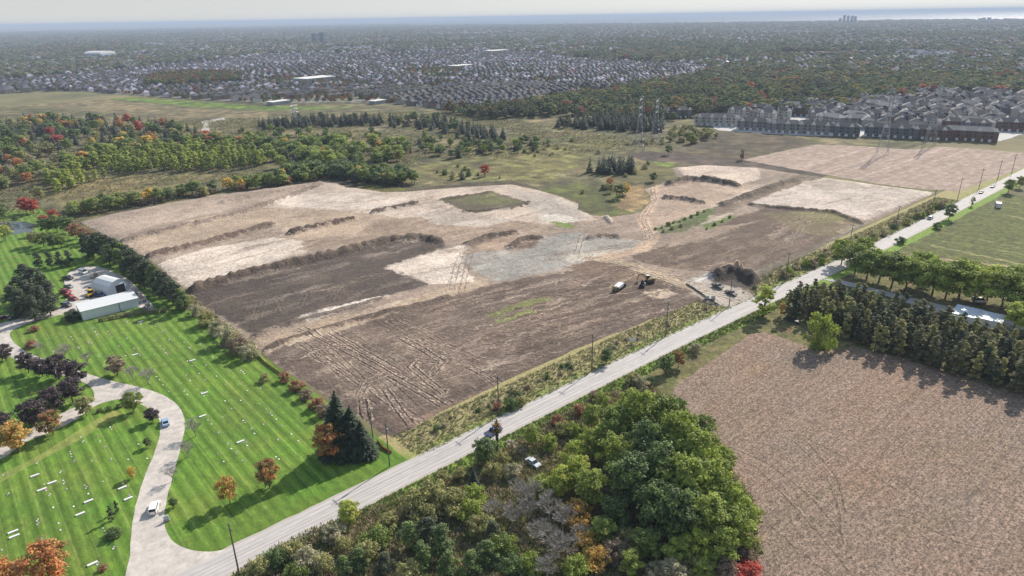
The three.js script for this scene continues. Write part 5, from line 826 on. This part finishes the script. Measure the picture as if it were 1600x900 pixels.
car('pickup', '#3d5ea8', 771, 674, 783, 667, 'blue pickup on the road behind the vine-covered pole');
car('sedan', '#2a2f38', 1551, 291, 1560, 286, 'dark car farthest along the road near the right edge'); car('sedan', '#23262b', 1533, 300, 1542, 295, 'dark car second from the far end of the road'); car('sedan', '#3a3d40', 1493, 326, 1502, 321, 'dark grey car beside the leaning roadside tree'); car('suv', '#c9cbd0', 1454, 340, 1463, 335, 'silver car nearest on the far stretch of road');
car('pickup', '#1c2330', 1121, 447, 1135, 453, 'dark pickup at the dug site entrance, farther from the road', undefined, undefined, 0.6); car('pickup', '#20242c', 1142, 458, 1156, 464, 'dark pickup at the dug site entrance, nearer the road', undefined, undefined, 0.6);
car('sedan', '#6d1f24', 4, 496, 16, 492, 'dark red car at the left picture edge on the yard road'); car('sedan', '#23272d', 23, 495, 34, 491, 'black car behind the dark red one on the yard road');
for (const [t, c, px, py, l] of [['van', '#f2f2f0', 130, 425, 'white van parked at the far side of the works yard'], ['pickup', '#33302e', 106, 434, 'dark pickup farthest in the line of parked yard vehicles'], ['sedan', '#8a8f96', 107, 447, 'grey car between dark pickup and red ones in the yard'], ['pickup', '#a8262a', 102, 455, 'red pickup in the yard vehicle line, upper one'], ['sedan', '#b02a2c', 107, 461, 'red car in the yard vehicle line, lower one'], ['sedan', '#8c2326', 114, 466, 'dark red car nearest the yard gate'], ['suv', '#4e5257', 104, 476, 'dark grey car at the mouth of the works yard'], ['pickup', '#2c4a80', 156, 461, 'blue pickup squeezed between barn and long shed'], ['van', '#e8e8e6', 173, 457, 'small white van before the barn door'], ['suv', '#1e2126', 207, 459, 'black car right of the barn behind the long shed']]) car(t, c, px, py, px + 8, py - 1 + (t === 'van' ? 4 : 2), l, undefined, undefined, 0.15);
{ // yellow loader in the yard
  const yel = matte(0.6, 0.4, 0.04, 0.5), p = spot(143, 460, 1), o = thing('wheel_loader', 'yellow wheel loader parked beside the long shed', 'loader', p.x, p.z, 0.6, undefined, 0.13);
  part('body', new Faces().prism([[-2.4, 0.9], [1.2, 0.9], [1.2, 1.5], [-0.4, 1.8], [-2.4, 1.7]], -0.9, 0.9).geo(), yel, o); part('cab', new Faces().box(-0.2, 2.4, 0, 1.4, 1.4, 1.5).geo(), winMat, o); part('roof', new Faces().box(-0.2, 3.15, 0, 1.6, 0.12, 1.7).geo(), yel, o); part('lift_arm', new Faces().box(2, 1.2, 0.6, 2.2, 0.25, 0.2).box(2, 1.2, -0.6, 2.2, 0.25, 0.2).geo(), yel, o); part('bucket', new Faces().prism([[2.9, 0.3], [3.9, 0.2], [3.2, 0.6], [3.1, 1.3]], -1.2, 1.2).geo(), steel, o);
  for (const sx of [-1.5, 1.2]) for (const sz of [-1, 1]) part('wheel', new THREE.CylinderGeometry(0.75, 0.75, 0.5, 14).rotateX(Math.PI / 2), tyreMat, o).position.set(sx, 0.75, sz);
}
{ // earthmoving machines on the site
  const yel = matte(0.2, 0.15, 0.06, 0.6), white = matte(0.72, 0.74, 0.76, 0.5), black = matte(0.035, 0.035, 0.04, 0.7);
  let p = spot(968, 449, 1.5), y = siteHeight(p.x, p.z);
  let o = thing('dump_truck', 'white-bodied dump truck standing on the ploughed soil', 'truck', p.x, p.z, 0.25, undefined, y);
  o.scale.setScalar(0.8); part('chassis', new Faces().box(0, 1, 0, 10, 0.5, 1.4).geo(), black, o); part('dump_body', new Faces().prism([[-3.2, 1.5], [1.6, 1.5], [2.2, 3.2], [-4.4, 2.8]], -1.5, 1.5).geo(), white, o);
  part('cab', new Faces().prism([[-6, 1.1], [-3.7, 1.1], [-3.7, 2.9], [-5.2, 2.9], [-6, 1.9]], -1.2, 1.2).geo(), yel, o); part('cab_window', new Faces().box(-4.6, 2.4, 0, 1.2, 0.8, 2.46).geo(), winMat, o); part('engine', new Faces().prism([[2.2, 1.2], [5, 1.2], [5, 2.0], [2.6, 2.3]], -1.2, 1.2).geo(), black, o);
  for (const sx of [-4.8, 0.4, 2.2, 4.3]) for (const sz of [-1.25, 1.25]) part('wheel', new THREE.CylinderGeometry(0.85, 0.85, 0.6, 16).rotateX(Math.PI / 2), tyreMat, o).position.set(sx, 0.85, sz);
  p = spot(1015, 438, 1.5); y = siteHeight(p.x, p.z);
  o = thing('excavator', 'small dark yellow excavator right of the dump truck on the dug soil', 'excavator', p.x, p.z, 2.6, undefined, y);
  for (const s of [-1, 1]) part('track', new Faces().prism([[-1.9, 0.3], [-1.5, 0], [1.5, 0], [1.9, 0.3], [1.9, 0.6], [1.5, 0.9], [-1.5, 0.9], [-1.9, 0.6]], s * 1.15 - 0.3, s * 1.15 + 0.3).geo(), black, o);
  part('house', new Faces().prism([[-2.2, 1.05], [1.3, 1.05], [1.3, 1.9], [-1.4, 2.3], [-2.2, 2.2]], -1.3, 1.3).geo(), yel, o); const cab = part('cab', new Faces().prism([[0, 1.9], [1.4, 1.9], [1.2, 3.2], [0, 3.2]], 0.2, 1.3).geo(), winMat, o); part('cab_roof', new Faces().box(0.6, 3.25, 0.75, 1.4, 0.1, 1.2).geo(), white, cab);
  part('boom', new Faces().tube([1.1, 1.7, -0.2], [3.2, 4.4, -0.2], 0.3, 0.26, 4).tube([3.2, 4.4, -0.2], [5.2, 4.2, -0.2], 0.26, 0.2, 4).geo(), yel, o); part('stick', new Faces().tube([5.2, 4.4, -0.2], [5.9, 1.4, -0.2], 0.2, 0.15, 4).geo(), yel, o); part('bucket', new Faces().prism([[5.6, 1.4], [6.4, 1.2], [6.2, 0.3], [5.3, 0.4]], -0.7, 0.3).geo(), steel, o);
  p = spot(1004, 446, 1); y = siteHeight(p.x, p.z);
  o = thing('compactor', 'dark roller with big drum between dump truck and excavator', 'roller', p.x, p.z, 0.5, undefined, y);
  part('drum', new THREE.CylinderGeometry(0.75, 0.75, 2, 18).rotateX(Math.PI / 2), steel, o).position.set(1.6, 0.75, 0); part('body', new Faces().prism([[-2, 0.7], [0.6, 0.7], [0.6, 1.5], [-2, 1.6]], -0.8, 0.8).geo(), black, o); part('cab', new Faces().box(-0.1, 2.2, 0, 1.2, 1.3, 1.4).geo(), winMat, o); for (const sz of [-0.9, 0.9]) part('wheel', new THREE.CylinderGeometry(0.7, 0.7, 0.4, 14).rotateX(Math.PI / 2), tyreMat, o).position.set(-1.4, 0.7, sz);
  // concrete pipe rings beside the entrance lane
  const conc = matte(0.5, 0.49, 0.46, 0.9), ring = new THREE.TorusGeometry(0.75, 0.16, 8, 20);
  for (const [px, py, l] of [[1104, 469, 'pale concrete pipe ring beside the entrance lane, left of two'], [1114, 470, 'pale concrete pipe ring beside the entrance lane, right of two']]) { const q = spot(px, py), r = new THREE.Group(); r.name = numbered('pipe_ring'); r.position.set(q.x, siteHeight(q.x, q.z) + 0.85, q.z); r.rotation.y = 0.5; scene.add(r); tag(r, l, 'pipe'); part('barrel', new THREE.CylinderGeometry(0.9, 0.9, 1.5, 20, 1, true).rotateX(Math.PI / 2), new THREE.MeshStandardMaterial({ color: conc.color, roughness: 0.9, side: THREE.DoubleSide }), r); part('rim', ring, conc, r).position.z = 0.75; }
  // silt fence and orange barrier
  const fence = (px, hgt, mat, name, label, cat) => { const l = spots(px), o = thing(name, label, cat, l[0][0], l[0][1], 0); for (let i = 0; i + 1 < l.length; i++) { const ax = l[i][0] - l[0][0], az = l[i][1] - l[0][1], bx = l[i + 1][0] - l[0][0], bz = l[i + 1][1] - l[0][1], n = Math.max(1, Math.round(Math.hypot(bx - ax, bz - az) / 2.5)); for (let k = 0; k < n; k++) { const t = k / n, u = (k + 1) / n, x0 = ax + (bx - ax) * t, z0 = az + (bz - az) * t, x1 = ax + (bx - ax) * u, z1 = az + (bz - az) * u, y0 = Math.max(0, siteHeight(x0 + l[0][0], z0 + l[0][1])); part('panel', new Faces().box((x0 + x1) / 2, y0 + hgt / 2, (z0 + z1) / 2, Math.hypot(x1 - x0, z1 - z0), hgt, 0.04, -Math.atan2(z1 - z0, x1 - x0)).geo(), mat, o); part('post', new Faces().box(x0, y0 + hgt / 2 + 0.1, z0, 0.08, hgt + 0.3, 0.08).geo(), barkMat, o); } } };
  fence([[404, 557], [412, 566], [424, 575], [440, 586]], 0.9, matte(0.5, 0.27, 0.12), 'silt_fence', 'orange-brown fence along the lawn at the site corner', 'fence');
  fence([[590, 690], [598, 702], [612, 709]], 0.9, matte(0.6, 0.12, 0.06), 'barrier_fence', 'short red barrier fence between lawn and dug site', 'fence');
  fence([[1072, 446], [1090, 458], [1110, 472], [1122, 478]], 0.7, matte(0.09, 0.09, 0.09), 'silt_fence', 'black silt fence beside the entrance lane', 'fence');
}
{ // small things
  let p = spot(1559, 324), o = thing('blue_container', 'blue storage container with white end on the pasture', 'container', p.x, p.z, 0.3, undefined, 0.04);
  part('body', new Faces().box(0, 1.5, 0, 5, 2.7, 2.8).geo(), matte(0.04, 0.08, 0.35, 0.5), o); part('door', new Faces().box(-2.55, 1.5, 0, 0.1, 2.5, 2.5).geo(), whitePaint, o); part('skid', new Faces().box(0, 0.08, 1, 5, 0.16, 0.2).box(0, 0.08, -1, 5, 0.16, 0.2).geo(), darkGap, o);
  p = spot(988, 537); o = thing('notice_board', 'white notice board standing in the ditch strip', 'sign', p.x, p.z, -0.6, undefined, 0.03); part('board', new Faces().box(0, 1.5, 0, 2.6, 1.4, 0.08).geo(), whitePaint, o); for (const s of [-1, 1]) part('post', new Faces().box(s * 1, 0.9, -0.1, 0.1, 1.9, 0.1).geo(), barkMat, o);
  p = spot(261, 815); o = thing('entrance_sign', 'pale small sign at the kerb near the cemetery entrance', 'sign', p.x, p.z, -0.3, undefined, 0.07); part('panel', new Faces().box(0, 1.1, 0, 1.2, 1.1, 0.2).geo(), matte(0.5, 0.55, 0.6), o); part('plinth', new Faces().box(0, 0.25, 0, 1.4, 0.5, 0.4).geo(), matte(0.4, 0.38, 0.35), o);
  // flat-roofed park house and greenhouse panes
  for (const [px, py, l, w] of [[1508, 498, 'pale flat-roofed park building at the end of the drive', 11], [1545, 506, 'second pale flat roof right of the park building', 9]]) { const q = spot(px, py), h = thing('park_house', l, 'building', q.x, q.z, 0.1, undefined, 0.12); part('wall', new Faces().box(0, 1.4, 0, w, 2.8, 8).geo(), metalWhite, h); for (let i = 0; i < 4; i++) part('roof_panel', new Faces().box(-w / 2 + (i + 0.5) * w / 4, 2.95, 0, w / 4 - 0.12, 0.16, 8.6).geo(), matte(0.62, 0.68, 0.76, 0.3), h); part('door', new Faces().box(w * 0.2, 1.05, 4.04, 1, 2.1, 0.1).geo(), darkGap, h); }
  car('van', '#e9e9e6', 1530, 470, 1540, 470, 'white camper van under the park trees'); car('sedan', '#2b2d31', 1520, 483, 1530, 484, 'dark car on the park drive beside the pale building');
  car('pickup', '#27332f', 1238, 500, 1250, 504, 'dark green pickup in the shade at the cedar plantation corner');
}
{ // stacked goods in the works yard
  reseed(325); const tones = [matte(0.3, 0.28, 0.26), matte(0.4, 0.3, 0.2), matte(0.2, 0.2, 0.22), matte(0.5, 0.48, 0.45)], slab = new Faces().box(0, 0.17, 0, 1.5, 0.3, 1.2).geo(), foot = new Faces().box(-0.6, 0.06, 0, 0.14, 0.12, 1.2).box(0.6, 0.06, 0, 0.14, 0.12, 1.2).geo(), yardAt = [[150, 432], [156, 434], [162, 436], [145, 436], [152, 440], [142, 452], [149, 455], [163, 463], [168, 461], [215, 462], [221, 466], [226, 472], [218, 474], [231, 479], [236, 482], [228, 484]], rank = ranked(yardAt, () => true);
  yardAt.forEach(([px, py], i) => { const p = spot(px, py), o = thing('stacked_pallet', 'pallet of stacked goods in the works yard, ' + rank[i] + ' from the left', 'pallet', p.x, p.z, R(0, 1.5), 'pallets in the works yard', 0.13); part('pallet_foot', foot, barkMat, o); const n = Math.floor(R(2, 5)), m = pick(tones); for (let k = 0; k < n; k++) part('layer', slab, m, o).position.y = 0.12 + k * 0.32; });
}
// low clipped cedar hedge below the long shed
reseed(330);
for (let i = 0; i < 26; i++) { const t = i / 25, p = spot(156 + 104 * t, 503 - 15 * t - 2 * Math.sin(t * 3)); plant('cedar', 'brown', p.x, p.z, R(2, 2.5), 'small clipped brown cedar in the row below the long white shed', 'clipped cedars below the long shed', 1, 1.6); }
// ---------------------------------------------------------------- poles, wires, towers
const poleMat = matte(0.13, 0.115, 0.1, 0.95);
const poleAt = [[-8, 3.6], [36, -7.4], [73.2, -6.9], [113.5, -6.7], [153.1, -6.4], [194.3, -6.2], [236, -4.6], [298, -5], [350, -3.4], [400, -3], [443, -3], [482, -3], [520, -3], [552, -3]];
{
  const where = ['at the cemetery entrance, nearest the camera', 'on the front lawn beside the red barrier', 'behind the vine-covered pole', 'left of the dark round bush', 'before the ploughed soil', 'at the dug site entrance', 'before the cedar plantation corner', 'beside the park trees', 'at the start of the far road', 'beside the pale dug pad', 'at the corner of the pink field', 'first along the pink field', 'second along the pink field', 'last along the pink field'];
  poleAt.forEach(([x, z], i) => {
    const o = thing('utility_pole', 'wooden utility pole ' + where[i], 'pole', x, z, 0, 'utility poles along the road');
    part('shaft', new Faces().tube([0, -0.5, 0], [0, 13.6, 0], 0.2, 0.13, 8).geo(), poleMat, o); part('crossarm', new Faces().box(0, 12.7, 0, 0.14, 0.16, 2.6).geo(), poleMat, o);
    for (const s of [-1.15, 0.6, 1.15]) part('insulator', new Faces().tube([0, 12.78, s], [0, 13.1, s], 0.07, 0.05, 6).geo(), steel, o);
    if (i % 3 === 1) part('transformer', new Faces().tube([0.35, 10.4, 0], [0.35, 11.5, 0], 0.28, 0.28, 10).geo(), steel, o);
  });
  const o = thing('utility_pole', 'grey wooden pole behind the red barrier at the spruce corner', 'pole', 37.5, -18.2); part('shaft', new Faces().tube([0, -0.5, 0], [0, 12.4, 0], 0.19, 0.12, 8).geo(), poleMat, o); part('crossarm', new Faces().box(0, 11.6, 0, 0.14, 0.16, 2.2).geo(), poleMat, o);
  for (const [s, l] of [[-1.15, 'outer overhead wire on the site side of the road poles'], [0.6, 'middle overhead wire along the road poles'], [1.15, 'overhead wire on the road side of the poles']]) {
    const f = new Faces(); for (let i = 1; i + 1 < poleAt.length; i++) { const [ax, az] = poleAt[i], [bx, bz] = poleAt[i + 1]; let q = null; for (let k = 0; k <= 8; k++) { const t = k / 8, r = [ax + (bx - ax) * t, 13.1 - 1.1 * 4 * t * (1 - t) * Math.min(1, (bx - ax) / 45), az + (bz - az) * t + s]; if (q) f.tube(q, r, 0.022, 0.022, 3); q = r; } }
    const w = new THREE.Mesh(f.geo(), matte(0.05, 0.05, 0.05, 0.6)); w.name = numbered('overhead_wire'); w.castShadow = true; scene.add(w); tag(w, l, 'wire');
  }
  const v = spot(777, 707), t = thing('vine_covered_pole', 'dark pole overgrown with orange and yellow vine leaves beside the road', 'pole', v.x, v.z);
  part('shaft', new Faces().tube([0, -0.4, 0], [0.1, 10.6, 0], 0.24, 0.15, 8).geo(), poleMat, t); reseed(340); const c = new Crown(); for (let i = 0; i < 420; i++) { const top = rnd() < 0.55, a = R(0, 6.28), r = top ? R(0.2, 1.5) : R(0.15, 0.5), y = top ? R(6.6, 9.6) : R(0.2, 8); c.leaf(Math.cos(a) * r, y, Math.sin(a) * r, Math.cos(a), 0.4, Math.sin(a), 0.5, R(0.7, 1.2), top ? R(0, 1) : R(0.7, 1)); }
  const g = new THREE.BufferGeometry(), col = []; c.t.forEach((q, i) => { const o2 = c.m[i] > 0.6 ? [0.05, 0.06, 0.02] : c.m[i] > 0.3 ? [0.42, 0.3, 0.05] : [0.4, 0.15, 0.05]; col.push(o2[0] * q, o2[1] * q, o2[2] * q); }); g.setAttribute('position', new THREE.Float32BufferAttribute(c.p, 3)); g.setAttribute('color', new THREE.Float32BufferAttribute(col, 3)); g.computeVertexNormals(); part('vine', g, leafMat, t);
}
function lattice(px, py, h, label) {
  const p = spot(px, py), o = thing('lattice_tower', label, 'tower', p.x, p.z, 0.5), f = new Faces(), w = (y) => y < h * 0.6 ? 4.2 - 3 * (y / (h * 0.6)) : 1.2, n = 9, r = 0.16;
  for (let i = 0; i < n; i++) { const y0 = h * i / n, y1 = h * (i + 1) / n, a = w(y0), b = w(y1); for (const [sx, sz] of [[-1, -1], [1, -1], [1, 1], [-1, 1]]) { f.tube([sx * a, y0, sz * a], [sx * b, y1, sz * b], r, r, 4); const [tx, tz] = [-sz, sx]; f.tube([sx * a, y0, sz * a], [tx * b, y1, tz * b], r * 0.6, r * 0.6, 3); f.tube([sx * b, y1, sz * b], [tx * b, y1, tz * b], r * 0.5, r * 0.5, 3); } }
  part('frame', f.geo(), steel, o);
  for (const k of [0.66, 0.8, 0.94]) part('crossarm', new Faces().tube([-6.5, h * k, 0], [0, h * k + 1.2, 0], 0.12, 0.16, 4).tube([6.5, h * k, 0], [0, h * k + 1.2, 0], 0.12, 0.16, 4).tube([-6.5, h * k, 0], [6.5, h * k, 0], 0.12, 0.12, 4).geo(), steel, o);
}
lattice(998, 236, 46, 'tall lattice power tower on the meadow before the dense plantation'); lattice(1024, 215, 36, 'second lattice power tower right of the dense plantation'); lattice(463, 198, 24, 'small faint lattice tower before the far plantation strip'); lattice(1378, 240, 52, 'lattice power tower standing in the pink field'); lattice(1452, 227, 50, 'lattice power tower at the edge of the pink field before brick terraces');
// ---------------------------------------------------------------- graves
{
  reseed(350);
  const stone = [matte(0.6, 0.58, 0.55, 0.7), matte(0.4, 0.39, 0.38, 0.6), matte(0.74, 0.72, 0.7, 0.7)], plate = new Faces().box(0, 0.05, 0, 0.6, 0.1, 0.36).geo(), bunch = new Faces().box(0, 0.22, 0, 0.22, 0.3, 0.22, 0.6).geo(), petals = [matte(0.6, 0.5, 0.5), matte(0.6, 0.2, 0.2), matte(0.7, 0.7, 0.66)];
  const lawnA = spots([[60, 545], [150, 510], [250, 495], [300, 520], [390, 570], [480, 660], [460, 720], [330, 730], [300, 690], [300, 640], [250, 605], [140, 570]]), lawnB = spots([[0, 740], [60, 715], [180, 650], [230, 690], [232, 730], [200, 790], [195, 860], [180, 895], [0, 895]]);
  let n = 0;
  for (const [poly, where, g] of [[lawnA, 'in the striped lawn between drive and hedge', 'flat markers of the upper lawn'], [lawnB, 'in the lawn left of the drive', 'flat markers of the lower lawn']]) {
    const [x0, x1, z0, z1] = bbox(poly); let k = 0;
    for (let x = Math.ceil(x0 / 3.8) * 3.8; x < x1; x += 3.8) for (let z = z0; z < z1; z += 1.5) if (rnd() < 0.17 && inside(poly, x, z) && k++ < 145) { const o = thing('grave_marker', 'small flat stone grave marker ' + where, 'grave marker', x + R(-0.15, 0.15), z, Math.PI / 2 + R(-0.05, 0.05), g, 0.07); part('plate', plate, pick(stone), o); if (rnd() < 0.4) { const b = part('flowers', bunch, pick(petals), o); b.position.set(0.2, 0, 0.3); } }
  }
  const slab = new Faces().box(0, 0.15, 0, 2, 0.3, 0.6).geo();
  const slabs = [[82, 755], [66, 766], [139, 784], [126, 804], [21, 832], [23, 839], [145, 882], [192, 763], [201, 780], [376, 691], [211, 555], [320, 615], [317, 651], [220, 503], [301, 564], [55, 744]], slabRank = ranked(slabs, () => true);
  slabs.forEach(([px, py], i) => { const p = spot(px, py), o = new THREE.Mesh(slab, stone[2]); o.name = numbered('grave_slab'); o.position.set(p.x, 0.07, p.z); o.castShadow = o.receiveShadow = true; scene.add(o); tag(o, 'long white stone grave slab on the cemetery lawn, ' + slabRank[i] + ' from the left', 'grave slab', 'long white grave slabs'); });
}
// far pale lane
sheet('gravel_lane', spots([[312, 213], [318, 196], [314, 190], [350, 184], [352, 187], [326, 192], [328, 214], [340, 222], [330, 222]]), 0.15, matte(0.4, 0.38, 0.34, 1), null, 0.5);
//TAIL
const renderer = new THREE.WebGLRenderer();
renderer.toneMapping = THREE.LinearToneMapping; renderer.toneMappingExposure = EXPOSURE; renderer.shadowMap.enabled = true;
renderer.render(scene, camera);
